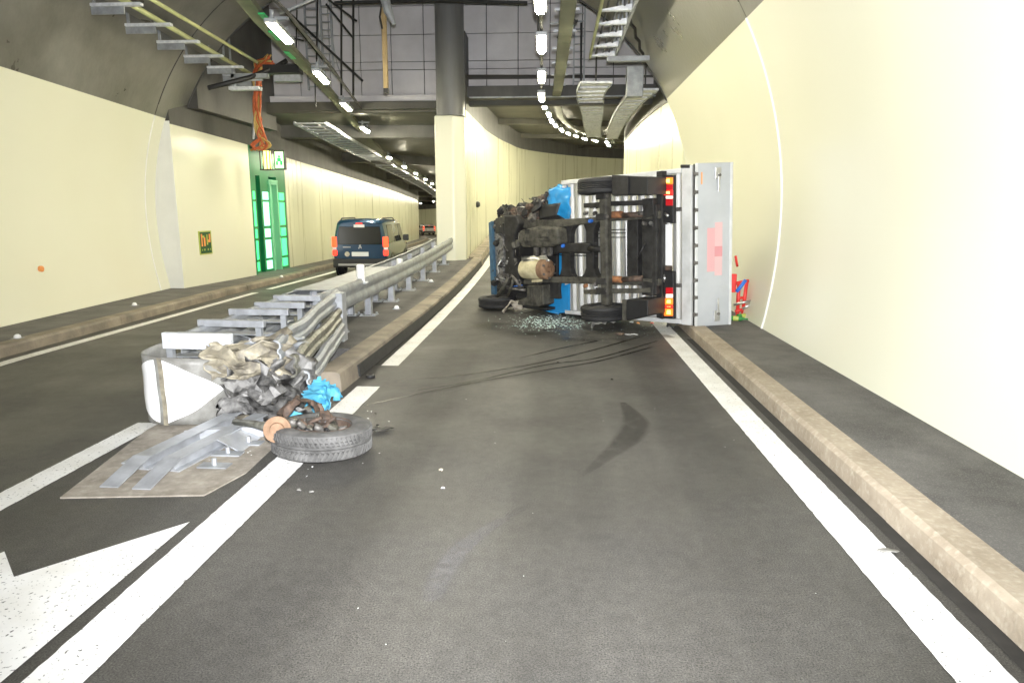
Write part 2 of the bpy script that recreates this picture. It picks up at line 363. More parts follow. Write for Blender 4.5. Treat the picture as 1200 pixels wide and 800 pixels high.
LW = fine([(-9.0, 16.0), (-9.1, 20.3), (-9.5, 24), (-10.2, 33), (-11.3, 46), (-12.8, 60), (-14.6, 73), (-18.2, 86), (-24, 100), (-34, 114), (-48, 125)])

# painted markings (real sheets 4 mm above the asphalt)
def line(parent, pts, wid, zf, name='edge_line', off=.004):
    b = MB(); P = [Vector((x, y)) for x, y in pts]; vs = []
    # ragged edges like thermoplastic paint
    Q = []
    for a, c in zip(P, P[1:]):
        n_ = max(1, int((c - a).length / .045)) if a.y < 12 else max(1, int((c - a).length / 1.0))
        Q += [a + (c - a) * k / n_ for k in range(n_)]
    Q.append(P[-1])
    for i, p in enumerate(Q):
        d = (Q[min(i + 1, len(Q) - 1)] - Q[max(i - 1, 0)]).normalized(); r = Vector((d.y, -d.x))
        j = .003 if p.y < 12 else 0
        a = p - r * (wid / 2 + rnd.uniform(-j, j)); c = p + r * (wid / 2 + rnd.uniform(-j, j))
        vs += [(a.x, a.y, zf(p.y) + off), (c.x, c.y, zf(p.y) + off)]
    b.add(vs, [(2 * i, 2 * i + 1, 2 * i + 3, 2 * i + 2) for i in range(len(Q) - 1)])
    return b.build(name, 'paint', parent)
line(road_r, [(1.74, -6), (1.74, 11), (1.72, 17), (1.75, 22), (1.9, 30), (2.6, 42)], .245, zr)
line(road_r, [(-1.98, -3), (-1.985, 2.3), (-1.985, 6.98)], .25, zr)
line(road_r, [(-2.0, 7.98), (-2.03, 12), (-2.05, 20), (-2.2, 26), (-2.4, 34), (-2.1, 42), (-1.2, 50), (2.6, 63)], .21, zr)
line(road_l, [(-3.55, 0), (-3.58, 5.6)], .22, zl)
line(road_l, [(-3.75, 8), (-4.0, 20), (-4.6, 32), (-5.6, 45), (-7, 62), (-9.8, 80), (-13, 92), (-18.6, 105)], .18, zl)
line(road_l, [(-6.45, 2), (-6.75, 7.3), (-7.02, 11), (-7.45, 16.5)], .17, zl)
line(road_l, [(-7.5, 17.4), (-7.8, 23), (-8.7, 33), (-9.9, 46), (-11.3, 60), (-13.2, 73), (-16.6, 85), (-22, 98)], .17, zl)
b = MB(); b.add([(-2.19, 3.72, .0045), (-2.76, 3.05, .0045), (-3.02, 3.3, .0045), (-3.3, 2.6, .0045), (-3.3, -1, .0045), (-2.19, -1, .0045)], [(0, 1, 2, 3, 4, 5)])
b.build('chevron_marking', 'paint', road_r)

# stains with a shape of their own
def stain(name, pts, wids, m, off=.006, fades=None, parent=road_r, zf=zr):
    me = bpy.data.meshes.new(name); vs = []; fa = []
    P = fine(pts, 16); k = len(P)
    def at(seq, t):
        x = t * (len(seq) - 1); i = min(int(x), len(seq) - 2); return seq[i] + (seq[i + 1] - seq[i]) * (x - i)
    fades = fades or [1] * len(pts)
    for i, p in enumerate(P):
        d = (P[min(i + 1, k - 1)] - P[max(i - 1, 0)]).normalized(); r = Vector((d.y, -d.x)); t = i / (k - 1); wd = at(wids, t)
        for s, e in ((-1, 0), (-.6, 1), (.6, 1), (1, 0)):
            q = p + r * s * wd / 2; vs.append((q.x, q.y, zf(q.y) + off)); fa.append(at(fades, t) * e)
    fs = [(i * 4 + j, i * 4 + j + 1, i * 4 + j + 5, i * 4 + j + 4) for i in range(k - 1) for j in range(3)]
    me.from_pydata(vs, [], fs); at_ = me.attributes.new('fade', 'FLOAT', 'POINT'); at_.data.foreach_set('value', fa)
    me.materials.append(M[m]); o = bpy.data.objects.new(name, me); COL.objects.link(o); o.parent = parent; return o
def gp(*p): return [tuple(atZ(x, y, 0).to_2d()) for x, y in p]
stain('skid_mark', gp((680, 560), (705, 540), (735, 515), (745, 495), (730, 472)), [.02, .12, .26, .28, .06], 'skid', .006, [0, .5, 1, 1, .9])
stain('scuff_mark', gp((505, 705), (520, 670), (545, 640), (580, 615), (625, 590)), [.12, .16, .14, .09, .04], 'scuff', .0066, [.4, 1, .9, .6, 0])
for k, pts in enumerate([[(760, 392), (690, 412), (620, 428), (540, 440), (470, 446)], [(770, 400), (700, 420), (640, 428), (560, 446), (490, 458)], [(765, 407), (700, 424), (640, 434), (540, 452), (425, 476)], [(700, 400), (660, 408), (610, 420)]]):
    stain('oil_streak', gp(*pts), [.05, .055, .045, .04, .03], 'oil', .0078 + k * .0006, [1, 1, .9, .8, .5])
stain('wet_patch', gp((560, 380), (640, 388), (720, 395), (780, 392)), [.5, 1.3, 1.5, .6], 'wet', .0104, [.6, 1, 1, 1])
stain('wet_patch', [(-.2, 2), (.1, 5), (0, 8), (.2, 10)], [.7, .8, .7, .5], 'skid', .0116, [.1, .3, .35, .3])
stain('wet_patch', [(1.1, 2), (1.15, 5), (1.1, 9)], [.6, .6, .5], 'skid', .0122, [.1, .28, .3])
stain('wet_patch', [(-1.4, 2), (-1.2, 5), (-1.2, 9)], [.6, .6, .5], 'skid', .0128, [.1, .28, .3])

# ------------------------------------------------------------------ kerbs and walkways
walk_r = struct(sheet('pavement', lambda y: 2.2, lambda y: 3.6, [y for y in YS if y <= 20], lambda y: zr(y) + .15, 'walk'))
b = MB(); b.add([(1.93, -6, .003), (2.03, -6, .003), (2.03, 10, .003), (1.93, 10, .003)], [(0, 1, 2, 3)]); b.build('gutter_strip', 'gutter_shade', road_r)
def kerb_run(name, pts, prof, zf, m, stone=2.0, gap=.003):
    k = struct(empty(name, (pts[0][0], pts[0][1], 0)))
    P = [Vector(p) for p in pts]; y = P[0].y; PL = [(p.x, p.y) for p in P]
    while y < P[-1].y - .05:
        y1 = min(y + stone * (1 if y < 24 else 3), P[-1].y)
        b = MB(); jx = rnd.uniform(-.002, .002); jz = rnd.uniform(-.002, .002)
        path = [Vector((lerp_poly(PL, yy) + jx, yy, zf(yy) + jz)) for yy in (y + gap / 2, (y + y1) / 2, y1 - gap / 2)]
        o = b.sweep(prof, path).build('kerb_stone', m, k, bevel=.003); o.location = -k.location
        y = y1
    return k
kerb_run('kerb', [(2.13, -6), (2.13, 12), (2.05, 18), (2.05, 20)], [(-.12, 0 - .1), (.12, -.1), (.12, .158), (-.07, .158), (-.105, .13)], zr, 'kerb')
LK = [(-6.7, 3), (-7.2, 8.2), (-7.95, 16), (-8.2, 20.3), (-8.6, 24), (-9.3, 33), (-10.4, 46), (-11.9, 60), (-13.7, 73), (-17.3, 86), (-23, 100)]
kerb_run('kerb', LK, [(-.13, -.2), (.13, -.2), (.115, .12), (.09, .15), (-.13, .15)], zl, 'kerb2')
b = MB(); ys = [-6, 3, 8.2, 12, 16, 20.3, 24, 33, 46, 60, 73, 86, 100]; vs = []
for y in ys: vs += [(lerp_poly([(-6.0, -6)] + LK, y) - .1, y, zl(y) + .145), (lerp_poly([(-8, -6), (-8.5, 9.7), (-9.7, 16), (-9.6, 24), (-10.3, 33), (-11.4, 46), (-12.9, 60), (-14.7, 73), (-18.3, 86), (-24.1, 100)], y) - .4, y, zl(y) + .145)]
struct(b.add(vs, [(2 * i, 2 * i + 1, 2 * i + 3, 2 * i + 2) for i in range(len(ys) - 1)]).build('pavement', 'walk'))
# median island
mz = lambda y: zr(y)
kerb_run('kerb', [(-2.32, 6.75), (-2.3, 9), (-2.28, 14), (-2.3, 20.6)], [(-.16, -.2), (.13, -.2), (.10, .19), (.06, .21), (-.16, .21)], mz, 'kerb2', 2.0)
kerb_run('kerb', [(-2.35, 20.65), (-2.45, 25), (-2.6, 31), (-2.4, 40), (-1.6, 50), (2.35, 64)], [(-.28, -.2), (.10, -.2), (.07, .19), (.04, .21), (-.28, .21)], mz, 'kerb2', 3.0)
b = MB(); b.sweep([(.118, .02), (.142, .02), (.118, .15), (.100, .15)], [(lerp_poly([(-2.32, 6.75), (-2.3, 9), (-2.28, 14), (-2.3, 20.6)], y), y, zr(y)) for y in (7.35, 9, 11, 13, 14, 16, 18, 20)]); b.build('kerb_shade_strip', 'gutter_shade', road_r)  # added dark strip: shadow on the kerb face put into colour
b = MB(); b.sweep([(-.72, -.6), (.72, -.6), (.72, .165), (-.72, .165)], [(-3.16, y, zr(y)) for y in (8.2, 10, 12, 14, 16, 18, 20.55)])
struct(b.build('median_island', 'walk'))
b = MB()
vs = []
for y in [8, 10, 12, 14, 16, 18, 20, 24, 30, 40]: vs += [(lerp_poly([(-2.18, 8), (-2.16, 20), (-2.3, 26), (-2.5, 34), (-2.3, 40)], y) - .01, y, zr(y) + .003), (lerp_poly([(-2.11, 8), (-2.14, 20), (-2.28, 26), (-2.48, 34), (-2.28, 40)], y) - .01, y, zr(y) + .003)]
b.add(vs, [(2 * i, 2 * i + 1, 2 * i + 3, 2 * i + 2) for i in range(9)]).build('gutter_strip', 'gutter_shade', road_r)  # dark gutter, widened so its colour also carries the kerb's shadow

# ------------------------------------------------------------------ tunnel vault
CX = -3.15
def prof_half(t0, t1, n):    # (offset from the axis, z); angle from springing
    out = []
    for i in range(n + 1):
        t = t0 + (t1 - t0) * i / n
        if t < 0:   # below the widest level: gentle inward batter
            z = 1.7 + t; out.append((6.35 - (t * t) / 15.0, z))
        else:
            out.append((1.15 + 5.2 * math.cos(t), 1.7 + 5.6 * math.sin(t)))
    return out
def xleft(y): return -8.55 - (y - 9.7) * .155
def arch_pt(side, off, z, y):
    if side > 0: return (CX + off, y, z)
    return (CX - off * (CX - xleft(y)) / 6.35, y, z)
TB_R = math.asin((4.42 - 1.7) / 5.6); TB_L = math.asin((3.95 - 1.7) / 5.6)
vault = tag(empty('tunnel_vault', (CX, 0, 0)), 'cream painted tunnel vault with sooty dark concrete crown arching over the road', 'tunnel wall')
def arch_strip(name, side, t0, t1, y0, y1, m, nt_=14, crown=False):
    b = MB(); pr = prof_half(t0, t1, nt_)
    if crown: pr.append((0, 7.3))
    ny = max(1, int((y1 - y0) / 1.5))
    o = b.grid(lambda u, v: arch_pt(side, *pr[round(u * (len(pr) - 1))], y0 + (y1 - y0) * v), len(pr) - 1, ny).build(name, m, vault, smooth=True)
    o.location = -vault.location; return o
G_ = .012
for (y0, y1) in ((-6, 10.11 - G_), (10.11 + G_, 17.0)):
    arch_strip('painted_wall', 1, -1.75, 0, y0, y1, 'cream', 6); arch_strip('painted_wall', 1, 0, TB_R, y0, y1, 'cream')
    arch_strip('concrete_crown', 1, TB_R, 1.5, y0, y1, 'vault', 20, True)
for (y0, y1) in ((-6, 15.43 - G_), (15.43 + G_, 16.9)):
    arch_strip('painted_wall', -1, -1.9, 0, y0, min(y1, 16.35), 'cream', 6); arch_strip('painted_wall', -1, 0, TB_L, y0, min(y1, 16.35), 'cream')
    arch_strip('concrete_crown', -1, TB_L, 1.5, y0, y1, 'vault', 20, True)
def seam(side, y, t1, r, m, t0=-1.7):
    b = MB(); o = b.tube([Vector(arch_pt(side, o_ , z, y)) for o_, z in ((prof_half(t0, 0, 5)[:-1] + prof_half(0, t1, 26)) if t0 < 0 else prof_half(t0, t1, 26))], r, 6).build('joint_seam', m, vault); o.location = -vault.location
seam(1, 10.11, TB_R, .022, 'seam'); seam(1, 10.11, 1.5, .014, 'joint', .55)
seam(-1, 15.43, TB_L, .022, 'seam'); seam(-1, 15.43, 1.5, .016, 'joint', .46)
seam(1, 16.99, 1.5, .03, 'joint', .5); seam(-1, 16.9, 1.5, .03, 'joint', .46)
# portal wall and hill round it, so daylight only comes in at the open end
pp = [(x, z) for x, y, z in [arch_pt(1, o_, z, -6) for o_, z in prof_half(-1.75, 0, 5)[:-1] + prof_half(0, 1.5, 16)]] + [(CX, 7.3)]
pl = [(x, z) for x, y, z in [arch_pt(-1, o_, z, -6) for o_, z in prof_half(-1.9, 0, 5)[:-1] + prof_half(0, 1.5, 16)]]
inner = pp + pl[::-1]
b = MB()
def outer(p):
    x, z = p; dx = x - CX; dz = z - 1
    t = min(60 / abs(dx) if dx else 1e9, (16 - 1) / dz if dz > 0 else 1e9); return (CX + dx * t, max(-.05, 1 + dz * t))
outs = [outer(p) for p in inner]
n_ = len(inner)
b.add([(x, -6, z) for x, z in inner] + [(x, -6, z) for x, z in outs], [(i, i + 1, n_ + i + 1, n_ + i) for i in range(n_ - 1)])
tag(b.build('portal_wall', 'dark'), 'dark concrete portal wall round the open end behind the viewer', 'wall')
h = MB(); h.box((-64, -5.9, 15), (60, 137, 16)); h.box((-65, -5.9, -6), (-64, 137, 15)); h.box((59, -5.9, -6), (60, 137, 15)); h.box((-65, 137, -6), (60, 138, 16))
struct(h.build('hillside', 'rock'))

# ------------------------------------------------------------------ shaft chamber and bores
def wall_sweep(name, path, zf, z0, z1, thick, m, parent=None, zf1=None):
    """the face lies on the path, the body goes to the right of travel by thick (negative: left)"""
    b = MB(); k = len(path); vs = []
    for i, p in enumerate(path):
        d = (path[min(i + 1, k - 1)] - path[max(i - 1, 0)]).normalized(); r = Vector((d.y, -d.x))
        q = p + r * thick
        vs += [(p.x, p.y, zf(p.y) + z0), (p.x, p.y, zf(p.y) + z1), (q.x, q.y, zf(q.y) + z1), (q.x, q.y, zf(q.y) + z0)]
    fs = []
    for i in range(k - 1):
        for a in range(4): fs.append((i * 4 + a, i * 4 + (a + 1) % 4, (i + 1) * 4 + (a + 1) % 4, (i + 1) * 4 + a))
    fs += [(0, 1, 2, 3), tuple((k - 1) * 4 + a for a in (3, 2, 1, 0))]
    return b.add(vs, fs).build(name, m, parent, smooth=R(30))
# left bore: left wall
lw = tag(empty('bore_wall', (-9, 16, 0)), 'cream side wall of the left bore, running past the green emergency exit', 'wall')
def kid(o, p): o.location = -p.location; return o
LWA = [p for p in LW if p.y <= 20.36]; LWB = [p for p in LW if p.y >= 23.99]
kid(wall_sweep('painted_wall', LWA, zl, -.3, 3.98, -.75, 'cream', lw), lw)
kid(wall_sweep('painted_wall', LWB, zl, -.3, 3.98, -.75, 'cream2', lw), lw)
j = MB(); j.prism([(-9.75, -.3), (-9.0, -.3), (-9.0, 3.9), (-9.75, 3.9)], 15.985, 15.997, 'y'); kid(j.build('white_jamb', 'jamb', lw), lw)
kid(wall_sweep('upper_band', [p + Vector((-.0, 0)) for p in LW], zl, 3.985, 6.0, -.8, 'dark', lw), lw)
# right bore: right wall
rw = tag(empty('bore_wall', (2.98, 17, 0)), 'cream side wall of the right bore beyond the truck, curving away to the right', 'wall')
kid(wall_sweep('painted_wall', RW, zr, -.3, 4.42, .8, 'cream2', rw), rw)
kid(wall_sweep('upper_band', [p + Vector((-.03, 0)) for p in RW], zr, 4.425, 6.6, .8, 'dark', rw), rw)
# dividing wall between the bores
dv = tag(empty('dividing_wall', (-3.07, 20.6, 0)), 'curving cream wall that divides the two bores behind the barrier', 'wall')
kid(wall_sweep('painted_wall', DIV_R, zr, -.4, 4.45, -.35, 'cream2', dv), dv)
kid(wall_sweep('upper_band', DIV_R, zr, 4.455, 6.6, -.36, 'dark', dv), dv)
kid(wall_sweep('painted_wall', DIV_L, zl, -.4, 3.98, .35, 'cream2', dv), dv)
kid(wall_sweep('upper_band', DIV_L, zl, 3.985, 6.2, .36, 'dark', dv), dv)
# column at the head of the dividing wall
cc = tag(empty('column', (-3.07, 20.2, 0)), 'tall round dark column, painted cream below, at the head of the dividing wall', 'column')
kid(MB().prism([(-3.49, 20.0), (-2.95, 20.0), (-2.655, 20.25), (-2.655, 20.59), (-3.49, 20.59)], -.4, 4.5, 'z').build('painted_base', 'cream', cc, bevel=.04), cc)
kid(MB().lathe([(.0, 4.51), (.41, 4.51), (.41, 13), (0, 13)], (-3.07, 20.4, 0), (0, 0, 1), 32, closed=False).build('shaft', 'col', cc, smooth=R(40)), cc)
# chamber: back wall of panels, side walls, roof
sw = tag(empty('shaft_wall', (-3, 21.6, 5)), 'grey panelled back wall of the shaft above the two bore openings', 'wall')
kid(MB().box((-9.6, 21.72, 5.0), (4.6, 22.0, 15)).build('backing', 'joint', sw), sw)
px_edges = [-9.3, -7.9, -6.95, -6.0, -5.05, -4.05, -3.1, -2.15, -1.2, -.25, .7, 1.65, 2.6, 3.6, 4.5]
rows = [5.28, 6.05, 6.28, 7.05, 7.85, 8.9, 9.9]
for i in range(len(px_edges) - 1):
    for k in range(len(rows) - 1):
        x0, x1 = px_edges[i] + .012, px_edges[i + 1] - .012; z0, z1 = rows[k] + .01, rows[k + 1] - .01
        d = rnd.uniform(-.008, .008)
        kid(MB().box((x0, 21.66 + d, z0), (x1, 21.73, z1)).build('panel', 'panel', sw, bevel=.006), sw)
lin = tag(empty('lintel_beam', (-6, 21.4, 5)), 'dark concrete beam over the left bore opening', 'beam')
kid(MB().box((-9.4, 21.0, 4.72), (-3.3, 21.64, 5.05)).build('beam', 'ceil', lin, bevel=.02), lin)
kid(MB().box((-9.4, 21.3, 5.05), (-3.3, 21.64, 5.27)).build('ledge', 'panel', lin, bevel=.01), lin)
lin2 = tag(empty('lintel_beam', (0, 21.4, 5)), 'dark concrete beam over the right bore opening', 'beam')
kid(MB().box((-2.75, 21.0, 5.13), (4.4, 21.64, 5.45)).build('beam', 'dark', lin2, bevel=.02), lin2)
kid(MB().box((-2.6, 20.96, 5.10), (4.4, 20.995, 5.14)).build('edge_strip', 'galvb', lin2), lin2)
tag(MB().box((-9.6, 16.9, 4.3), (-8.75, 21.7, 15)).build('shaft_side_wall', 'dark'), 'dark side wall of the shaft above the emergency exit', 'wall')
tag(MB().box((4.5, 16.9, -.3), (5.2, 21.7, 15)).build('shaft_side_wall', 'dark'), 'dark side wall of the shaft above the truck side', 'wall')
tag(MB().box((-10, 16.95, 13), (5, 22, 13.4)).build('shaft_roof', 'dark'), 'dark roof high over the shaft', 'ceiling')
tag(MB().box((-12, 17.01, 7.25), (6, 17.3, 14)).build('shaft_front_wall', 'dark'), 'dark front wall of the shaft above the vault edge', 'wall')
# ceilings with downstand beams
def mid(A, B, n=26):
    ys = []
    out = []
    for i in range(n + 1):
        t = i / n; a = A[min(len(A) - 1, round(t * (len(A) - 1)))]; c = B[min(len(B) - 1, round(t * (len(B) - 1)))]; out.append((a, c))
    return out
cl = tag(empty('bore_ceiling', (-6, 22, 4.8)), 'low dark ceiling with cross beams in the left bore', 'ceiling')
pr = mid([p for p in LW if p.y > 21], DIV_L); b = MB(); vs = []
for a, c in pr: vs += [(a.x - .8, a.y, zl(a.y) + 5.02), (c.x + .5, c.y, zl(c.y) + 5.02)]
kid(b.add(vs, [(2 * i, 2 * i + 1, 2 * i + 3, 2 * i + 2) for i in range(len(pr) - 1)]).build('slab', 'ceil', cl), cl)
for a, c in pr[2::3]:
    kid(MB().sweep([(-.2, 0), (.2, 0), (.2, .45), (-.2, .45)], [(a.x - .3, a.y, zl(a.y) + 4.6), (c.x + .3, c.y, zl(c.y) + 4.6)]).build('cross_beam', 'dark', cl, bevel=.02), cl)
cr = tag(empty('bore_ceiling', (0, 22, 5.2)), 'low olive grey ceiling with cross beams in the right bore', 'ceiling')
pr = mid(DIV_R, [p for p in RW if p.y > 20.5]); b = MB(); vs = []
for a, c in pr: vs += [(a.x - .3, a.y, zr(a.y) + 5.42), (c.x + .8, c.y, zr(c.y) + 5.42)]
kid(b.add(vs, [(2 * i, 2 * i + 1, 2 * i + 3, 2 * i + 2) for i in range(len(pr) - 1)]).build('slab', 'ceil', cr), cr)
for a, c in pr[4::5]:
    kid(MB().sweep([(-.2, 0), (.2, 0), (.2, .3), (-.2, .3)], [(a.x - .2, a.y, zr(a.y) + 5.13), (c.x + .4, c.y, zr(c.y) + 5.13)]).build('cross_beam', 'ceil', cr, bevel=.02), cr)

# ------------------------------------------------------------------ tunnel lamps
def lamp_proto():
    e = empty('tunnel_lamp', (0, 0, 0))
    MB().box((-.10, -.66, 0), (.10, .66, .07)).build('housing', 'galvb', e, bevel=.015)
    MB().box((-.05, -.62, -.04), (.05, .62, -.002)).build('lit_cover', 'lamp', e, bevel=.012)
    for y in (-.5, .5): MB().box((-.02, y - .02, .07), (.02, y + .02, .22)).build('bracket', 'galvb', e)
    return e
lp = lamp_proto(); lp_used = False; lpf = None
LEFTL = [(335, 47), (380, 93), (411, 126), (436, 143)]
spotsL = [(-4.62, 11.85, 4.75), (-5.18, 15.5, 4.72), (-5.85, 19.5, 4.68), (-6.2, 22.6, 4.42)]
spotsL += [(lerp_poly([(p.x, p.y) for p in LW], y) + 2.9, y, zl(y) + 4.4) for y in (29, 33.5, 38, 43, 48, 53, 58, 64, 70, 78, 86, 95, 104, 112)]
ordn = ['nearest', 'second', 'third', 'fourth', 'fifth', 'sixth', 'seventh', 'eighth', 'ninth', 'tenth', 'eleventh', 'twelfth', 'thirteenth', 'fourteenth', 'fifteenth', 'sixteenth', 'seventeenth', 'eighteenth']
LAMPS = []
def place_lamp(x, y, z, rz, label, group, sc=1):
    global lp_used, lpf
    if y > 21.5:      # the smaller, stronger fittings inside the bores
        if lpf is None:
            lpf = lamp_proto()
            for ch in lpf.children:
                if ch.name.startswith('lit_cover'): ch.data.materials[0] = M['lampfar']
            o = lpf
        else: o = copy_tree(lpf)
    else:
        o = copy_tree(lp) if lp_used else lp; lp_used = True
    o.location = (x, y, z); o.rotation_euler = (0, 0, rz); o.scale = (1, sc, 1); tag(o, label, 'lamp', group); LAMPS.append(o)
for i, (x, y, z) in enumerate(spotsL):
    a, c = spotsL[max(i - 1, 0)], spotsL[min(i + 1, len(spotsL) - 1)]
    place_lamp(x, y, z, math.atan2(-(c[0] - a[0]), c[1] - a[1]), f'{ordn[i]} lit lamp from the front in the row leading into the left bore', 'lamps over the left lane', 1 if i < 4 else .6)
RL = [(-.26, 10.3), (-.3, 12.9), (-.36, 15.9), (-.42, 18.6)]
RLF = [(634.6, 121), (638, 130), (643, 139), (646, 146), (651, 151), (658, 156), (666, 160), (675, 163), (685, 166), (697, 168), (711, 170)]
spotsR = [(x, y, 4.75) for x, y in RL]
for (px, py) in RLF[1:]:
    k = (247 - py) / 816; Y = (2.9 + .2025 - .045 * 19) / (k - .045) if (2.9 / k) > 19 else 2.9 / k
    spotsR.append((atY(px, py, Y).x, Y, CAM_H + k * Y))
spotsR += [(x, y, zr(y) + 4.75) for x, y in ((3.6, 50), (6.6, 57), (10.2, 64), (14.5, 71))]
for i, (x, y, z) in enumerate(spotsR):
    a, c = spotsR[max(i - 1, 0)], spotsR[min(i + 1, len(spotsR) - 1)]
    place_lamp(x, y, z, math.atan2(-(c[0] - a[0]), c[1] - a[1]), f'{ordn[i]} lit lamp from the front in the row curving into the right bore', 'lamps over the right lane', .95 if i < 4 else .7)
# ducts that carry the lamps
def duct(name, pts, prof, m, label, cat):
    e = empty(name, pts[0]); P = [Vector(p) for p in pts]
    kid(MB().sweep(prof, P).build('channel', m, e), e)
    return tag(e, label, cat)
dl = duct('lamp_duct', [(-4.25, 8.6, 4.97)] + [(x - .32, y, z + .22) for x, y, z in spotsL[:4]] + [(x - .3, y, z + .2) for x, y, z in spotsL[4:8]],
     [(-.11, -.05), (.11, -.05), (.11, .05), (-.11, .05)], 'olivetray', 'olive cable duct beside the lamps over the left lane', 'cable duct')
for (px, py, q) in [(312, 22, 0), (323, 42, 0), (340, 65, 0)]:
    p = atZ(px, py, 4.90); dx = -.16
    kid(MB().box((p.x - .05, p.y - .3, 4.885), (p.x + .05, p.y + .3, 4.91), rot=Matrix.Rotation(.14, 3, 'Z')).build('painted_reflection', 'greenreflect', dl), dl)  # added plates: the exit's green reflection painted onto the duct
for i, (x, y, z) in enumerate(spotsL[:4]):
    kid(MB().box((x - .45, y - .03, z + .20), (x + .15, y + .03, z + .25)).build('cross_arm', 'galvb', dl), dl)
kid(MB().tube([(-4.2, 8.6, 5.1)] + [(x + .16, y, z + .3) for x, y, z in spotsL[:4]], .035, 6).build('carrier_pipe', 'dark', dl), dl)
dr = duct('lamp_duct', [(.12, 8.6, 4.98)] + [(x + .42, y, z + .22) for x, y, z in spotsR[:4]] + [(x + .35, y, z + .2) for x, y, z in spotsR[4:]],
     [(-.12, -.05), (.12, -.05), (.12, .05), (-.12, .05)], 'olivetray', 'olive cable duct beside the lamps over the right lane', 'cable duct')
for i in range(8):
    y = 9.2 + i * 1.35; x = lerp_poly([(p[0], p[1]) for p in spotsR], max(y, 10.3)) if y > 10.3 else -.26
    kid(MB().box((x + .22, y - .025, 5.03), (x + .62, y + .025, 5.07)).build('cross_arm', 'galv', dr), dr)
kid(MB().tube([(-.27, 8.6, 4.9)] + [(x, y, z + .12) for x, y, z in spotsR[:5]], .03, 6).build('carrier_pipe', 'dark', dr), dr)
for x, y in ((-.1, 11), (-.1, 14.5)):
    for s in (-.3, .3): kid(MB().tube([(x + s, y, 5.05), (x + s * 1.1, y, 7.0)], .015, 5).build('hanger', 'dark', dr), dr)

# ------------------------------------------------------------------ cable trays
ta = tag(empty('cable_tray', (-7.1, 12, 5.2)), 'cable tray with yellow-green pipes and white brackets under the vault at left', 'cable tray')
A0, A1 = atZ(120, -14, 5.2), atZ(297, 89, 5.2); B0, B1 = atZ(155, -14, 5.32), atZ(301, 73, 5.32)
kid(MB().tube([A0, A1], .045, 8).build('pipe', 'pipe', ta, smooth=True), ta); kid(MB().tube([B0, B1], .035, 8).build('pipe', 'pipe', ta, smooth=True), ta)
for k in range(3):
    o_ = Vector((-.1 - .09 * k, 0, .10)); kid(MB().tube([A0 + o_, A1 + o_], .02, 6).build('cable', 'olivetray', ta), ta)
kid(MB().sweep([(-.32, .06), (.02, .06), (.02, .075), (-.32, .075)], [A0 + Vector((-.1, 0, 0)), A1 + Vector((-.1, 0, 0))]).build('tray_floor', 'vault', ta), ta)
for (px, py) in [(145, 3), (182, 27), (216, 47), (245, 64), (270, 77), (287, 86), (294, 92)]:
    p = atZ(px, py, 5.16)
    kid(MB().box((p.x - .55, p.y - .05, 5.10), (p.x + .30, p.y + .05, 5.15)).build('bracket', 'zincw', ta, bevel=.008), ta)
    kid(MB().box((p.x - .56, p.y - .012, 4.98), (p.x + .0, p.y + .012, 5.10)).build('bracket_web', 'galvb', ta), ta)
    kid(MB().box((p.x - .52, p.y - .02, 5.15), (p.x - .48, p.y + .02, 6.2)).build('hanger', 'galvb', ta), ta)
tb_ = tag(empty('cable_tray', (.95, 12, 5.2)), 'cable tray with white perforated rungs hanging under the vault at right', 'cable tray')
for k in range(7):
    y = 10.7 + k * .86
    b = MB(); b.prism([(.72, 5.15), (1.22, 5.15), (1.22, 5.25), (.72, 5.17)], y - .05, y + .05, 'y')
    kid(b.build('rung', 'zincw', tb_), tb_)
    kid(MB().box((1.2, y - .02, 5.19), (1.235, y + .02, 6.2)).build('hanger', 'galvb', tb_), tb_)
for x in (.70, 1.25): kid(MB().box((x - .02, 10.2, 5.14), (x + .02, 16.1, 5.24)).build('side_rail', 'pipe' if x < 1 else 'galvb', tb_), tb_)
kid(MB().box((1.05, 15.6, 5.0), (1.95, 15.75, 5.1)).build('arm', 'galvb', tb_), tb_)
for (x, n) in ((.82, 4), (.98, 3), (1.1, 4)): kid(MB().tube([(x, 10.2, 5.23), (x, 16.2, 5.23)], .022, 6).build('cable', 'black', tb_), tb_)
# trays under the right bore ceiling, S-shaped
def curved_tray(off, wid, z, y0, y1, n, label, skew):
    e = tag(empty('cable_tray', (off, y0, z)), label, 'cable tray')
    cen = []
    for i in range(n + 1):
        y = y0 + (y1 - y0) * i / n
        cen.append(Vector((lerp_poly([(p.x, p.y) for p in RW], y) * .95 + lerp_poly([(p[0], p[1]) for p in spotsR], y) * .05 + off - 2.9 + skew * math.exp(-((y - y0) / 5) ** 2), y, zr(y) + z)))
    for i in range(n):
        p, q = cen[i], cen[i + 1]; d = (q - p).normalized(); r = Vector((d.y, -d.x, 0)) * wid / 2
        t = d * (q - p).length * .30
        kid(MB().add([p - r - t, p + r - t, p + r + t, p - r + t, *(v + Vector((0, 0, .05)) for v in (p - r - t, p + r - t, p + r + t, p - r + t))], [(3, 2, 1, 0), (4, 5, 6, 7), (0, 1, 5, 4), (1, 2, 6, 5), (2, 3, 7, 6), (3, 0, 4, 7)]).build('rung', 'zincw', e), e)
    for s in (-1, 1):
        kid(MB().sweep([(s * wid / 2 - .015, -.02), (s * wid / 2 + .015, -.02), (s * wid / 2 + .015, .09), (s * wid / 2 - .015, .09)], cen).build('side_rail', 'galvb', e), e)
    for i in range(0, n, 6): kid(MB().tube([cen[i], cen[i] + Vector((0, 0, .8))], .02, 5).build('hanger', 'dark', e), e)
curved_tray(1.35, .75, 4.72, 17.6, 40, 26, 'wide bright rung cable tray curving under the right bore ceiling', -.3)
curved_tray(2.35, .6, 4.62, 18.2, 40, 26, 'narrower rung cable tray next to the wall of the right bore', .0)
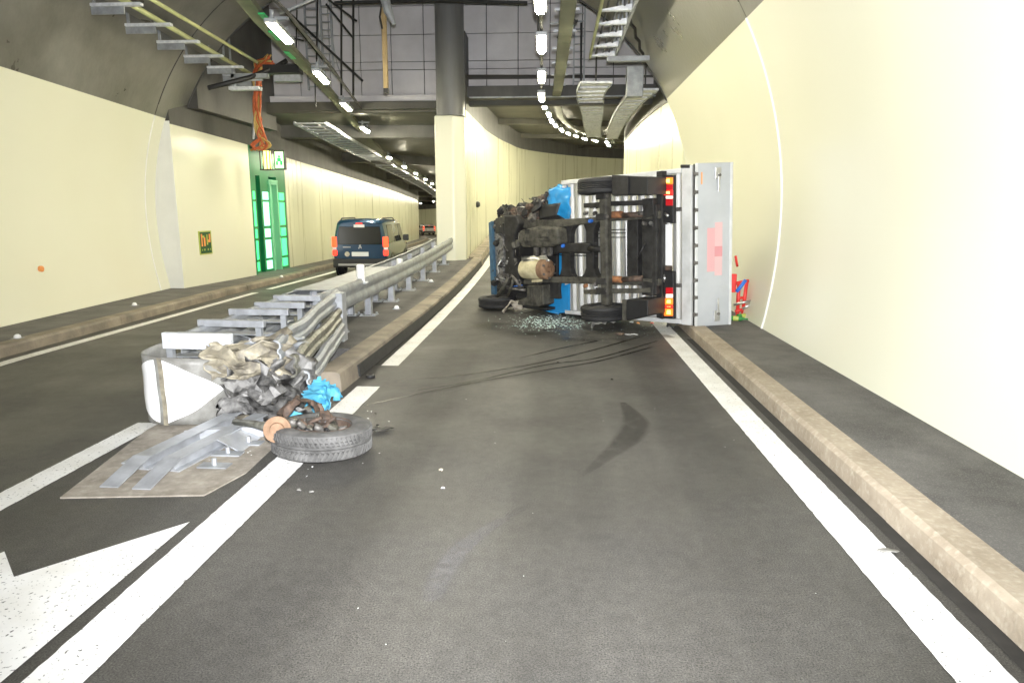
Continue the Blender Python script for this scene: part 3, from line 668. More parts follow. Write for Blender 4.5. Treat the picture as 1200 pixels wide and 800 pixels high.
# trays under the left bore ceiling
def left_tray(px0, y0, y1, n, wid, z, off, label):
    e = tag(empty('cable_tray', (off, y0, z)), label, 'cable tray'); cen = []
    for i in range(n + 1):
        y = y0 + (y1 - y0) * i / n; cen.append(Vector((lerp_poly([(p.x, p.y) for p in LW], y) + off, y, zl(y) + z)))
    for i in range(n):
        p = cen[i]; kid(MB().box((p.x - wid / 2, p.y - .09, p.z), (p.x + wid / 2, p.y + .09, p.z + .04)).build('rung', 'galv', e), e)
    for s in (-1, 1): kid(MB().sweep([(s * wid / 2 - .02, -.02), (s * wid / 2 + .02, -.02), (s * wid / 2 + .02, .08), (s * wid / 2 - .02, .08)], cen).build('side_rail', 'galvb', e), e)
    kid(MB().tube([c + Vector((.1, 0, .06)) for c in cen], .03, 5).build('cable', 'black', e), e)
left_tray(0, 20.0, 32, 18, .9, 4.5, 2.0, 'rung cable tray under the left bore ceiling beside the lamps')
left_tray(0, 33, 75, 30, .8, 4.4, 2.0, 'far rung cable tray deep in the left bore')
# pieces round the end of the left tray
bk = tag(empty('cable_bracket', (-7.6, 17, 5)), 'dark steel bracket frame with cables where the left tray ends', 'bracket')
kid(MB().box((-7.9, 16.95, 4.75), (-7.82, 17.05, 5.3)).build('upright', 'galv', bk), bk)
kid(MB().box((-7.95, 16.9, 4.72), (-7.2, 17.1, 4.80)).build('foot', 'zincw', bk), bk)
kid(MB().box((-7.9, 16.95, 5.0), (-7.0, 17.1, 5.1)).build('arm', 'galvb', bk), bk)
kid(MB().tube([(-8.1, 16.2, 4.65), (-7.4, 16.9, 5.0), (-6.9, 17.4, 5.35), (-6.7, 17.5, 5.5)], .06, 8).build('thick_hose', 'black', bk, smooth=True), bk)
kid(MB().box((-7.2, 17.2, 5.15), (-6.3, 17.5, 5.35)).build('junction_box', 'black', bk), bk)
kid(MB().box((-6.9, 17.15, 4.95), (-6.25, 17.3, 5.1)).build('plate', 'galv', bk), bk)
# hanging bundle of orange cables
cb = tag(empty('cable_bundle', (-8.3, 18.6, 4.2)), 'loose bundle of orange and ochre cables hanging above the emergency exit', 'cables')
for k in range(13):
    ox, oy = rnd.uniform(-.13, .13), rnd.uniform(-.1, .1)
    top = atY(302 + rnd.uniform(-6, 6), 75 + rnd.uniform(-5, 8), 18.2)
    pts = [atY(318 + rnd.uniform(-6, 6), 68 + rnd.uniform(-4, 8), 18.0), top]
    for (px, py) in ((301, 95), (301, 120), (302, 140), (306, 158), (304 + rnd.uniform(-7, 12), 170), (304 + rnd.uniform(-8, 10), 176)):
        pts.append(atY(px + rnd.uniform(-4.5, 4.5), py, 18.4 + rnd.uniform(-.05, .05)))
    P = [Vector(p) for p in fine([tuple(p) for p in pts], 4)]
    kid(MB().tube(P, .026, 6).build('cable', 'orange_c' if k % 3 else 'yellow_c', cb, smooth=True), cb)
kid(MB().tube([atY(298, 95, 18.5), atY(297, 163, 18.5)], .03, 6).build('conduit', 'galv', cb), cb)

# ------------------------------------------------------------------ steelwork and ladders in the shaft
def ladder(px0, px1, py0, py1, Y, label):
    e = tag(empty('ladder', tuple(atY(px0, py1, Y))), label, 'ladder', 'ladders in the shaft')
    xa, xb = atY(px0, py1, Y), atY(px1, py1, Y); zt = 9.0
    for x in (xa.x, xb.x): kid(MB().box((x - .025, Y - .03, xa.z), (x + .025, Y + .03, zt)).build('rail', 'galvb', e), e)
    z = xa.z + .1
    while z < zt: kid(MB().box((xa.x, Y - .015, z - .013), (xb.x, Y + .015, z + .013)).build('rung', 'galvb', e), e); z += .2
ladder(362, 376, 0, 106, 19.6, 'left-hand caged ladder reaching down in the shaft'); ladder(379, 391, 0, 86, 19.2, 'right-hand ladder next to the other one in the shaft')
ladder(672, 684, 0, 100, 20.5, 'ladder on the panelled wall behind the right tray')
st = tag(empty('steel_frame', (-6, 19, 6)), 'dark steel frame of rods and diagonals hanging in the shaft', 'frame')
for (a, c, r) in [((335, 12), (425, 95), .03), ((385, 0), (418, 25), .025), ((382, 5), (414, 45), .025), ((414, 0), (414, 112), .03), ((400, 0), (400, 112), .028), ((372, 0), (371, 70), .025), ((330, 10), (378, 70), .022), ((345, 45), (356, 48), .02), ((348, 12), (347, 60), .02)]:
    kid(MB().tube([atY(*a, 18.6), atY(*c, 18.6)], r, 6).build('rod', 'under', st), st)
kid(MB().tube([atY(328, 16, 17.6), atY(372, -3, 17.6)], .035, 6).build('bright_tube', 'zincw', st), st)
kid(MB().tube([atY(392, 4, 18.6), atY(516, 1, 18.6), atY(618, 4, 18.6)], .05, 6).build('pipe', 'under', st), st)
kid(MB().tube([atY(371, 70, 18.6), atY(369, 95, 18.6), atY(370, 125, 18.6)], .018, 5).build('drop_cable', 'black', st), st)
kid(MB().tube([(x.x, x.y, x.z) for x in (atY(390, 50, 18.8), atY(395, 75, 18.8), atY(402, 95, 18.8))], .014, 5).build('drop_cable', 'galvb', st), st)
hp = tag(empty('hanging_post', tuple(atY(453, 108, 16))), 'tan post hanging from a grey clamp in front of the shaft wall', 'post')
a, c = atY(453.5, 8, 16), atY(452.5, 104, 16)
kid(MB().box((c.x - .05, 15.95, c.z), (c.x + .05, 16.05, a.z)).build('post', 'wood', hp, bevel=.01), hp)
kid(MB().box((c.x - .052, 15.945, c.z - .1), (c.x + .052, 16.055, c.z)).build('foot_cap', 'black', hp), hp)
kid(MB().tube([atY(450, -6, 15.9), atY(455, 14, 15.9), atY(462, 29, 15.9)], [.11, .10, .05], 8).build('clamp', 'galvb', hp), hp)
kid(MB().tube([atY(448, 0, 15.9), atY(445, 20, 15.9), atY(448, 34, 15.9)], .02, 6).build('cable', 'black', hp), hp)
fx = tag(empty('bracket_fixture', tuple(atY(668, 25, 16.2))), 'pale box fixture on a rod bracket right of the lamps', 'fixture')
kid(MB().box((.18, 16.1, 5.95), (.28, 16.25, 6.45), rot=Matrix.Rotation(.45, 3, 'Y')).build('box', 'zincw', fx), fx)
kid(MB().tube([atY(655, 12, 16.2), atY(675, 25, 16.2)], .025, 6).build('rod', 'under', fx), fx); kid(MB().tube([atY(653, 45, 16.2), atY(677, 24, 16.2)], .025, 6).build('rod', 'under', fx), fx)
kid(MB().tube([atY(645, 28, 16.2), atY(675, 24, 16.2)], .02, 6).build('rod', 'galvb', fx), fx)
kid(MB().tube([atY(681, 27, 20.2), atY(681, 115, 20.2)], .03, 6).build('drop_pipe', 'black', fx), fx)
tag(MB().box((1.65, 17.4, 4.55), (2.05, 17.7, 5.25)).build('wall_cabinet', 'galvb', bevel=.02), 'grey steel cabinet under the tray end at the vault edge', 'cabinet')
cbl = [arch_pt(1, o_ - .10 - .025 * (k % 3), z - .05, 13 + 3.6 * k / 27) for k, (o_, z) in enumerate([prof_half(1.02 - .0133 * q, 1.02 - .0133 * q, 1)[0] for q in range(28)])]
tag(MB().tube(cbl, .035, 6).build('cable', 'black', smooth=True), 'black cable clipped along the vault at right', 'cable')

# ------------------------------------------------------------------ emergency exit
ex = tag(empty('emergency_exit', (-9.2, 22.2, 0)), 'green framed emergency exit with lit green strips and pale door', 'door')
FX = -9.28
def lwx(y): return lerp_poly([(p.x, p.y) for p in LW], y)
kid(MB().box((-9.95, 20.37, -.35), (-9.85, 23.98, 4.0)).build('back_panel', 'green', ex), ex)
for y0, y1 in ((20.37, 20.47), (23.87, 23.98)): kid(MB().box((-9.85, y0, -.35), (lwx(y0) - .02, y1, 3.9)).build('frame_jamb', 'green', ex), ex)
kid(MB().box((-9.85, 20.47, 2.95), (-9.46, 23.87, 3.9)).build('frame_head', 'green', ex), ex)
for yc in (21.05, 22.05, 23.35):
    kid(MB().box((-9.7, yc - .34, -.2), (-9.42, yc + .34, 2.95)).build('post_panel', 'green', ex), ex)
    lit = 'ledgreen2' if yc == 22.05 else 'ledgreen'
    for (z0, z1) in ((2.25, 2.5), (1.42, 2.18), (1.05, 1.33), (.38, .97), (.02, .3)):
        kid(MB().box((-9.43, yc - .21, z0 - .05), (-9.40, yc + .21, z1 - .05)).build('lit_strip', lit, ex, bevel=.01), ex)
dr_ = kid(MB().box((-9.62, 22.4, -.25), (-9.55, 23.0, 2.75)).build('door_leaf', 'greend', ex, bevel=.01), ex)
kid(MB().box((-9.54, 22.46, .9), (-9.50, 22.5, 1.1)).build('handle', 'galv', ex), ex)
for y in (22.4, 22.97): kid(MB().box((-9.55, y - .05, -.25), (-9.38, y + .05, 2.8)).build('door_frame', 'greend', ex), ex)
kid(MB().box((-9.55, 22.3, 2.7), (-9.38, 23.05, 2.85)).build('door_frame', 'greend', ex), ex)
es = tag(empty('exit_sign', tuple(atY(327, 187, 19.6))), 'lit green and white running-man exit sign box by the exit', 'sign')
a, c = atY(320.5, 176, 19.6), atY(334, 199, 19.6)
kid(MB().box((a.x, 19.6, c.z), (c.x, 19.75, a.z)).build('housing', 'black', es, bevel=.01), es)
kid(MB().box((a.x + .03, 19.585, c.z + .04), (c.x - .03, 19.6, a.z - .04)).build('lit_face', 'exitlit', es), es)
cx_, cz_ = (a.x + c.x) / 2, (a.z + c.z) / 2
for (x0, x1, z0, z1) in ((-.02, .03, .06, .12), (-.05, .05, -.04, .05), (-.09, -.04, -.14, -.04), (.03, .09, -.14, -.03)):
    kid(MB().box((cx_ + x0, 19.578, cz_ + z0), (cx_ + x1, 19.585, cz_ + z1)).build('pictogram', 'exitgreen', es), es)
yl = tag(empty('signal_lamp', tuple(atY(313, 187, 19.5))), 'yellow lit lantern in a cage beside the exit sign', 'lamp')
a, c = atY(306.5, 177, 19.5), atY(319, 198, 19.5)
kid(MB().lathe([(0, c.z), (.11, c.z), (.12, (a.z + c.z) / 2), (.11, a.z), (0, a.z)], ((a.x + c.x) / 2, 19.5, 0), (0, 0, 1), 14, closed=False).build('globe', 'lampyel', yl, smooth=True), yl)
for x in (-.14, -.05, .05, .14): kid(MB().box(((a.x + c.x) / 2 + x - .01, 19.36, c.z - .03), ((a.x + c.x) / 2 + x + .01, 19.38, a.z + .03)).build('cage_bar', 'under', yl), yl)
for z in (c.z - .04, a.z + .02): kid(MB().box((a.x - .02, 19.36, z), (c.x + .02, 19.64, z + .03)).build('cap', 'under', yl), yl)
# extinguisher and phone sign on the wall
sg = tag(empty('wall_sign', (-9.0, 17.1, 1.3)), 'dark green sign with orange pictograms and yellow border on cream wall', 'sign')
a, c = atX(231.5, 271, -9.02), atX(248.5, 297, -9.02); y0, y1, z0, z1 = a.y, c.y, c.z, a.z; x = -9.03
kid(MB().box((x, y0, z0), (x + .03, y1, z1)).build('border', 'signyel', sg), sg)
kid(MB().box((x + .03, y0 + .05, z0 + .03), (x + .036, y1 - .05, z1 - .03)).build('face', 'signgreen', sg), sg)
H_ = z1 - z0; W_ = y1 - y0
for (u0, u1, v0, v1, m) in [(.14, .24, .35, .88, 'signor'), (.24, .40, .72, .80, 'signyel'), (.34, .46, .35, .72, 'signor'), (.56, .66, .4, .85, 'signyel'), (.66, .86, .5, .62, 'signor'), (.76, .88, .62, .86, 'signor'), (.16, .40, .16, .24, 'signyel'), (.60, .84, .16, .24, 'signyel'), (.2, .3, .15, .25, 'signgreen'), (.68, .78, .15, .25, 'signgreen')]:
    kid(MB().box((x + .036, y0 + u0 * W_, z0 + v0 * H_), (x + .042 + (.004 if m == 'signgreen' else 0), y0 + u1 * W_, z0 + v1 * H_)).build('pictogram', m, sg), sg)
tag(MB().lathe([(0, -.02), (.05, -.02), (.05, .02), (0, .02)], tuple(atX(48, 315, -8.52)), (1, 0, 0), 16, closed=False).build('red_marker', 'signor'), 'small round orange marker on the cream wall at far left', 'marker')
for k, (px, py, Y) in enumerate([(593, 247, 20.8)]):
    pass
tag(MB().lathe([(0, 0), (.09, 0), (.10, .06), (.06, .12), (0, .12)], tuple(atZ(540, 240, 2.1)) if False else (-2.6, 22.5, 2.05), (1, 0, 0), 12, closed=False).build('wall_camera', 'black'), 'small black device on the dividing wall near the column', 'camera')

# ------------------------------------------------------------------ guard rail on the island
gr = tag(empty('guard_rail', (-3.0, 9, .2)), 'galvanised guard rail with posts running along the island to the column', 'guard rail')
RX = lambda y: -2.98 - .008 * (y - 10)
WP = [(0, -.17), (.03, -.165), (.055, -.12), (.055, -.05), (.035, -.02), (.035, .02), (.055, .05), (.055, .12), (.03, .165), (0, .17), (-.012, .16), (.04, .115), (.04, .055), (.02, .025), (.02, -.025), (.04, -.055), (.04, -.115), (-.012, -.16)]
yy = [8.3 + .4 * k for k in range(32)]
def rz_(y): return zr(y) + .66
kid(MB().sweep(WP, [(RX(y), y, rz_(y)) for y in yy if y <= 20.4]).build('beam', 'galvb', gr, smooth=R(35)), gr)
kid(MB().sweep([(-a, z) for a, z in WP], [(RX(y) - .42, y, rz_(y)) for y in yy if y <= 20.0]).build('beam', 'galvb', gr, smooth=R(35)), gr)
kid(MB().sweep([(-.45, .165), (.03, .165), (.03, .175), (-.45, .175)], [(RX(y), y, rz_(y)) for y in yy if 8.6 < y <= 12.5]).build('top_plate', 'galvb', gr), gr)
for k in range(8):
    y = 9.3 + 1.62 * k if k else 9.25
    if y > 20.3: break
    for dx in (-.06, -.36):
        x = RX(y) + dx; b = MB(); z0 = zr(y) + .165
        b.box((x - .05, y - .06, z0 + .012), (x - .042, y + .06, z0 + .62)); b.box((x + .042, y - .06, z0 + .012), (x + .05, y + .06, z0 + .62)); b.box((x - .042, y - .004, z0 + .012), (x + .042, y + .004, z0 + .62))
        p_ = kid(b.build('post', 'galv', gr), gr)
        bp_ = MB().box((x - .13, y - .13, z0), (x + .13, y + .13, z0 + .012)); 
        for sx in (-.1, .1):
            for sy in (-.1, .1): bp_.lathe([(0, 0), (.018, 0), (.018, .03), (0, .03)], (x + sx, y + sy, z0 + .012), (0, 0, 1), 6, closed=False)
        bp_.build('base_plate', 'galvb', p_)
def delin(px, py0, py1, Y, label):
    a, c = atY(px, py1, Y), atY(px, py0, Y); e = tag(empty('delineator_post', tuple(a)), label, 'marker post', 'white marker posts on the rail'); h_ = c.z - a.z
    MB().lathe([(0, 0), (.062, 0), (.062, h_ * .94), (.04, h_), (0, h_)], (0, 0, 0), (0, 0, 1), 14, closed=False).build('tube', 'retro', e, smooth=R(40))
    MB().box((-.1, -.07, -.03), (.1, .07, 0)).build('base', 'zincw', e, bevel=.01)
delin(423, 310, 330, 10.3, 'white round marker post standing on the near part of the guard rail'); delin(468.5, 303, 313, 13.6, 'short white marker post on the guard rail, second from the front')
delin(511, 288, 293, 18.2, 'far small white marker post on the guard rail near the column')
for k, (x, y, z) in enumerate([(-2.75, 11.6, None), (-2.85, 15.5, None), (-8.0, 19.5, 'l'), (-8.05, 12.5, 'l'), (-7.35, 8.75, 'l')]):
    zz = zr(y) + .175 if z is None else zl(y) + .15
    e = tag(empty('kerb_reflector', (x, y, zz)), ['white reflector stud on the island between the first guard rail posts', 'white reflector stud on the island farther along', 'white reflector stud on the left kerb by the exit', 'white reflector stud on the left kerb before the exit', 'white reflector stud on the left kerb at the picture edge'][k], 'reflector', 'kerb reflectors')
    MB().lathe([(0, 0), (.045, 0), (.042, .035), (.02, .055), (0, .058)], (0, 0, 0), (0, 0, 1), 12, closed=False).build('dome', 'retro', e, smooth=True)
    MB().box((-.06, -.06, -.01), (.06, .06, .004)).build('foot', 'galvb', e)

# ------------------------------------------------------------------ crash cushion with crushed nose
struct(MB().prism([(-3.22, 4.0), (-2.3, 4.1), (-2.2, 4.5), (-2.28, 6.4), (-3.45, 6.4), (-3.48, 5.4)], -.05, .010, 'z').build('concrete_pad', 'pad'))
cu = tag(empty('crash_cushion', (-3.1, 5.6, 0)), 'crushed crash cushion with white diamond on its nose, in front of the barrier', 'crash barrier')
# nose: a plate bent round the front; parameter runs left -> front -> right
def nose_path(t):
    pts = [(-3.62, 6.15), (-3.66, 5.85), (-3.58, 5.58), (-3.36, 5.47), (-3.1, 5.5), (-2.93, 5.62), (-2.86, 5.8)]
    return fine(pts, 6)[round(t * 36)]
def nz_(t): return .62 - .05 * t
def nose(u, v, off=0):
    p = nose_path(u); z = .03 + v * nz_(u)
    q = crumple((p.x, p.y, z), .03 * u, 4, 3); c_ = Vector((-3.25, 6.1)); d = (Vector((q.x, q.y)) - c_).normalized()
    return (q.x + d.x * off, q.y + d.y * off, q.z)
kid(MB().grid(lambda u, v: nose(u, v), 36, 10).build('nose_plate', 'greysheet', cu, smooth=True, solid=.012), cu)
def diamond(u, v):   # u,v in 0..1 mapped to a diamond patch split by a grey strip
    return u, v
def dia_half(side):
    b = MB(); n = 12; vs = []; fs = []
    for i in range(n + 1):
        s = i / n
        u = (.475 - .30 * s) if side < 0 else (.525 + .36 * s)
        hgt = (.47 * (1 - s ** 1.6) if side < 0 else .47 * (1 - s)) + .004
        for k in range(9):
            v = .5 + (2 * k / 8 - 1) * hgt * .98
            t = u * 36; i0 = min(int(t), 35); a = Vector(nose(i0 / 36, v, .010)); c = Vector(nose((i0 + 1) / 36, v, .010)); vs.append(a.lerp(c, t - i0))
    fs = [(i * 9 + k, (i + 1) * 9 + k, (i + 1) * 9 + k + 1, i * 9 + k + 1) for i in range(n) for k in range(8)]
    kid(b.add(vs, fs).build('white_diamond', 'retro', cu, smooth=True), cu)
dia_half(-1); dia_half(1)
kid(MB().grid(lambda u, v: nose(.487 + .03 * u, .0 + v, .016), 1, 8).build('centre_strip', 'ochre', cu), cu)
# crumpled right flank
def flank(seed, p0, p1, z0, z1, amt, m, n=26, sc=3.2, name='crumpled_panel'):
    def fn(u, v):
        x = p0[0] + (p1[0] - p0[0]) * u; y = p0[1] + (p1[1] - p0[1]) * u; z = z0 + (z1 - z0) * v + .04 * math.sin(u * 9 + seed)
        x += .05 * math.sin(v * 14 + u * 5 + seed)
        q = crumple((x, y, z), amt * 1.3, sc * .8, seed); q = crumple(q, amt * .5, sc * 2.6, seed + 5)
        q.z = max(q.z, .03); return q
    kid(MB().grid(fn, n // 2, n // 3).build(name, m, cu, smooth=R(14), solid=.008), cu)
flank(1, (-2.98, 5.55), (-2.45, 5.95), .38, .66, .07, 'ochre', 30, 4)
flank(2, (-2.88, 5.62), (-2.42, 5.95), .04, .46, .11, 'crush', 34, 4.2)
flank(3, (-2.66, 5.66), (-2.3, 6.2), .12, .55, .11, 'crush', 34, 5)
flank(4, (-3.0, 5.72), (-2.5, 6.15), .55, .70, .07, 'ochre', 24, 5)
flank(9, (-2.8, 5.9), (-2.45, 6.5), .52, .70, .05, 'galvb', 22, 4)
flank(6, (-2.9, 5.55), (-2.2, 5.75), .03, .18, .09, 'crush', 22, 4)
# thrie-beam rails behind the flank
def rail3(x0, y0, z0, x1, y1, z1, seed, m, amt=.05):
    P = []
    for k in range(15):
        t = k / 14; p = Vector((x0 + (x1 - x0) * t, y0 + (y1 - y0) * t, z0 + (z1 - z0) * t)); P.append(crumple(p, amt * (1 - t), 2.2, seed))
    kid(MB().sweep([(a * 1.0, z * .62) for a, z in WP], P).build('side_rail', m, cu, smooth=R(35)), cu)
rail3(-2.50, 5.85, .62, -2.86, 8.7, .74, 1, 'galvb', .06); rail3(-2.42, 5.95, .45, -2.78, 8.6, .54, 2, 'rail_olive', .05); rail3(-2.34, 6.1, .27, -2.72, 8.4, .36, 4, 'galvb', .04)
rail3(-3.55, 6.1, .60, -3.45, 8.7, .70, 7, 'galvb', .03); rail3(-3.55, 6.1, .40, -3.45, 8.6, .5, 8, 'galvb', .03)
kid(MB().box((-2.82, 8.45, .2), (-2.70, 8.62, .82)).build('end_post', 'galv', cu), cu)
# transverse diaphragm frames
for k, (y, xa, xb, zt, rz0) in enumerate([(5.92, -3.58, -2.92, .76, -.05), (6.55, -3.58, -2.88, .78, -.06), (7.2, -3.56, -2.9, .80, .02), (7.75, -3.52, -2.92, .80, 0), (8.25, -3.5, -2.9, .82, 0)]):
    rt = Matrix.Rotation(rz0, 3, 'Z'); b = MB(); m = 'zincw' if k == 0 else 'galv'; hh = .15 if k == 0 else .07
    f_ = kid(b.box((xa, y - .03, zt - hh), (xb, y + .03, zt), m, rt, ((xa + xb) / 2, y, zt)).build('diaphragm_frame', m, cu, bevel=.006), cu)
    for x in (xa + .03, xb - .09): MB().box((x, y - .025, .1), (x + .06, y + .025, zt - hh - .002), None, rt, ((xa + xb) / 2, y, zt)).build('upright', 'galvb', f_)
    MB().box((xa + .02, y + .035, zt - hh - .09), (xb - .02, y + .2, zt - hh - .08), None, rt, ((xa + xb) / 2, y, zt)).build('web_plate', 'galvb', f_)
    MB().box((xa + .05, y + .1, zt - .05), (xb - .08, y + .16, zt - .02), None, rt, ((xa + xb) / 2, y, zt)).build('channel', 'galv', f_)
# base track on the pad
tr = tag(empty('base_track', (-2.9, 4.8, .01)), 'twin steel base rails bolted to the pale concrete pad before the nose', 'rail')
for k, (xa, ya, xb, yb, wd) in enumerate([(-2.98, 4.22, -2.80, 5.75, .13), (-2.74, 4.2, -2.56, 5.6, .13)]):
    prof = [(-wd / 2, 0), (wd / 2, 0), (wd / 2, .012), (.02, .012), (.02, .085), (wd / 2, .085), (wd / 2, .097), (-wd / 2, .097), (-wd / 2, .085), (.0, .085), (.0, .012), (-wd / 2, .012)]
    kid(MB().sweep(prof, [(xa + (xb - xa) * t, ya + .28 + (yb - ya - .28) * t, .011) for t in (0, .5, 1)]).build('track_rail', 'galv', tr), tr)
    kid(MB().add([(xa - wd / 2 - .02, ya - .05, .012), (xa + wd / 2 - .02, ya - .05, .012), (xa + wd / 2 + .02, ya + .28, .11), (xa - wd / 2 + .02, ya + .28, .11), (xa - wd / 2 - .02, ya - .05, .02), (xa + wd / 2 - .02, ya - .05, .02), (xa + wd / 2 + .02, ya + .28, .12), (xa - wd / 2 + .02, ya + .28, .12)], [(3, 2, 1, 0), (4, 5, 6, 7), (0, 1, 5, 4), (1, 2, 6, 5), (2, 3, 7, 6), (3, 0, 4, 7)]).build('ramp_plate', 'galv', tr), tr)
for (x, y) in ((-3.08, 4.65), (-2.48, 4.6), (-2.45, 5.1), (-3.02, 5.2), (-2.5, 4.85)):
    o_ = kid(MB().box((x - .11, y - .05, .011), (x + .11, y + .05, .022)).build('clamp_plate', 'galvb', tr), tr)
    MB().lathe([(0, 0), (.018, 0), (.018, .05), (0, .05)], (x, y, .022), (0, 0, 1), 6, closed=False).build('bolt', 'galv', o_)
kid(MB().box((-2.9, 5.2, .011), (-2.4, 5.27, .10), None, Matrix.Rotation(.3, 3, 'Z')).build('cross_plate', 'galv', tr), tr)
kid(MB().box((-2.62, 4.9, .05), (-2.40, 5.25, .06), None, Matrix.Rotation(.5, 3, 'Y')).build('bent_plate', 'galv', tr), tr)

# ------------------------------------------------------------------ torn-off wheel
def tyre_prof(r, wd, ri): 
    h_ = wd / 2
    return [(ri, -h_ * .80), (ri + (r - ri) * .35, -h_ * .98), (r - .045, -h_ * .97), (r - .012, -h_ * .82), (r, -h_ * .55)] + [(r - (.012 if k % 2 else 0), h_ * (-.45 + .9 * k / 8)) for k in range(9)] + [(r, h_ * .55), (r - .012, h_ * .82), (r - .045, h_ * .97), (ri + (r - ri) * .35, h_ * .98), (ri, h_ * .80)]
wheel = tag(empty('torn_off_wheel', (-1.80, 4.99, .125)), 'torn-off wheel lying flat with dusty tyre and broken axle beside the barrier', 'wheel')
wheel.rotation_euler = (R(-2), R(3), R(20))
def tyre_mesh(r, wd, ri, groove=True):
    b = MB().lathe(tyre_prof(r, wd, ri), (0, 0, 0), (0, 0, 1), 48)
    return b
ty = tyre_mesh(.375, .225, .215).build('tyre', 'tyre_d', wheel, smooth=R(30))
tb = MB()
for k in range(64):
    t = 2 * math.pi * k / 64
    for s, z in ((1, -.05), (1, .05)):
        c_ = Vector((math.cos(t) * .372, math.sin(t) * .372, z)); rt = Matrix.Rotation(t, 3, 'Z') @ Matrix.Rotation(.5 * (1 if z > 0 else -1), 3, 'X')
        tb.box(c_ - Vector((.008, .007, .035)), c_ + Vector((.008, .007, .035)), None, rt)
o_ = tb.build('tread_blocks', 'tyre_d', ty); o_['kind'] = 'stuff'
rim = MB().lathe([(.218, -.09), (.225, -.10), (.225, .10), (.218, .09), (.205, .06), (.19, -.02), (.08, -.05), (0, -.05), (0, -.07), (.08, -.07), (.2, -.05)], (0, 0, 0), (0, 0, 1), 40, closed=False).build('rim', 'rustd', wheel, smooth=R(30))
hb = MB().lathe([(0, -.05), (.075, -.05), (.075, .07), (.05, .10), (0, .10)], (0, 0, 0), (0, 0, 1), 20, closed=False).build('hub', 'rustd', rim, smooth=R(30))
for k in range(18):
    t = rnd.uniform(0, 6.28); r0 = rnd.uniform(.03, .15); L_ = rnd.uniform(.08, .22)
    p = Vector((math.cos(t) * r0, math.sin(t) * r0, .02)); q = p + Vector((rnd.uniform(-.12, .12), rnd.uniform(-.12, .12), rnd.uniform(.05, .14)))
    MB().tube([p, (p + q) / 2 + Vector((rnd.uniform(-.04, .04), rnd.uniform(-.04, .04), .02)), q], rnd.uniform(.012, .03), 7).build(['suspension_arm', 'hose', 'tie_rod'][k % 3], ['rustd', 'black', 'under2'][k % 3], wheel, smooth=True)
for k in range(7):
    c_ = Vector((rnd.uniform(-.13, .1), rnd.uniform(-.12, .1), .07 + rnd.uniform(0, .07))); h_ = Vector((rnd.uniform(.03, .07), rnd.uniform(.02, .05), rnd.uniform(.015, .045)))
    MB().box(c_ - h_, c_ + h_, None, Matrix.Rotation(rnd.uniform(0, 3), 3, 'Z') @ Matrix.Rotation(rnd.uniform(-.6, .6), 3, 'X')).build('brake_caliper' if k == 0 else 'broken_bracket', ['rustd', 'under2', 'olive'][k % 3], wheel, bevel=.012)
for k in range(6):
    a_ = k * 1.047; MB().lathe([(0, -.05), (.014, -.05), (.014, -.015), (0, -.015)], (.12 * math.cos(a_), .12 * math.sin(a_), 0), (0, 0, 1), 6, closed=False).build('wheel_stud', 'under2', rim)
# axle stub with the pale brake disc hanging off the side
pw = wheel.matrix_basis.copy()
def to_wheel(p): return pw.inverted() @ Vector(p)
dc = atY(325, 503, 4.78)
ax0, ax1 = atY(300, 497, 5.2), atY(350, 490, 5.05)
ddir = (to_wheel(dc + Vector((.25, -1, .15))) - to_wheel(dc)).normalized()
MB().lathe([(0, -.012), (.10, -.012), (.10, .012), (.055, .012), (.05, .03), (0, .03)], to_wheel(dc), ddir, 28, closed=False).build('brake_disc', 'rustp', wheel, smooth=R(30))
MB().tube([to_wheel(atY(275, 494, 5.25)), to_wheel(atY(300, 497, 5.1)), to_wheel(dc), to_wheel(atY(345, 495, 4.95))], [.025, .03, .035, .05], 8).build('axle_stub', 'rail_olive', wheel, smooth=True)

def scrap(name, label, cat, c, size, m, seed, rz=0, flat=.3, amt=.3, solid=.006, n=14, group=None):
    """a torn crumpled sheet of roughly the given size (x, y, z)"""
    def fn(u, v):
        p = Vector(((u - .5) * size[0] * (1 - .35 * abs(2 * v - 1)), (v - .5) * size[1] * (1 - .3 * abs(2 * u - 1)), 0))
        q = crumple(p, min(size[0], size[1]) * amt, 2.2 / max(size[0], size[1]), seed); q = crumple(q, min(size[0], size[1]) * amt * .4, 6 / max(size[0], size[1]), seed + 3)
        return Vector((q.x, q.y, q.z + size[2] * (1 - (2 * u - 1) ** 2) * .5))
    b = MB().grid(fn, n, n); zmin = min(v[2] for v in b.v); b.v = [(x, y, z - zmin) for x, y, z in b.v]
    o = b.build(name, m, None, smooth=R(45), solid=solid); o.location = c; o.rotation_euler = (0, 0, rz); return tag(o, label, cat, group)
Q = [(360, 458), (366, 450), (375, 442), (384, 449), (393, 447), (402, 462), (397, 470), (389, 466), (386, 477), (383, 488), (368, 486), (362, 476), (351, 473)]
def inside(x, y):
    c = False
    for (x0, y0), (x1, y1) in zip(Q, Q[1:] + Q[:1]):
        if (y0 > y) != (y1 > y) and x < (x1 - x0) * (y - y0) / (y1 - y0) + x0: c = not c
    return c
b = MB(); NN = 14; vs = []; fs = []
for i in range(NN + 1):
    for k in range(NN + 1):
        x, y = 350 + 53 * i / NN, 441 + 48 * k / NN; q = atY(x + rnd.uniform(-1, 1), y + rnd.uniform(-1, 1), 5.85)
        q.y += mnoise.noise(Vector((x * .06, y * .05, 2))) * .16 + mnoise.noise(Vector((x * .15, y * .17, 8))) * .05; vs.append(q)
for i in range(NN):
    for k in range(NN):
        if inside(350 + 53 * (i + .5) / NN, 441 + 48 * (k + .5) / NN): fs.append((i * (NN + 1) + k, (i + 1) * (NN + 1) + k, (i + 1) * (NN + 1) + k + 1, i * (NN + 1) + k + 1))
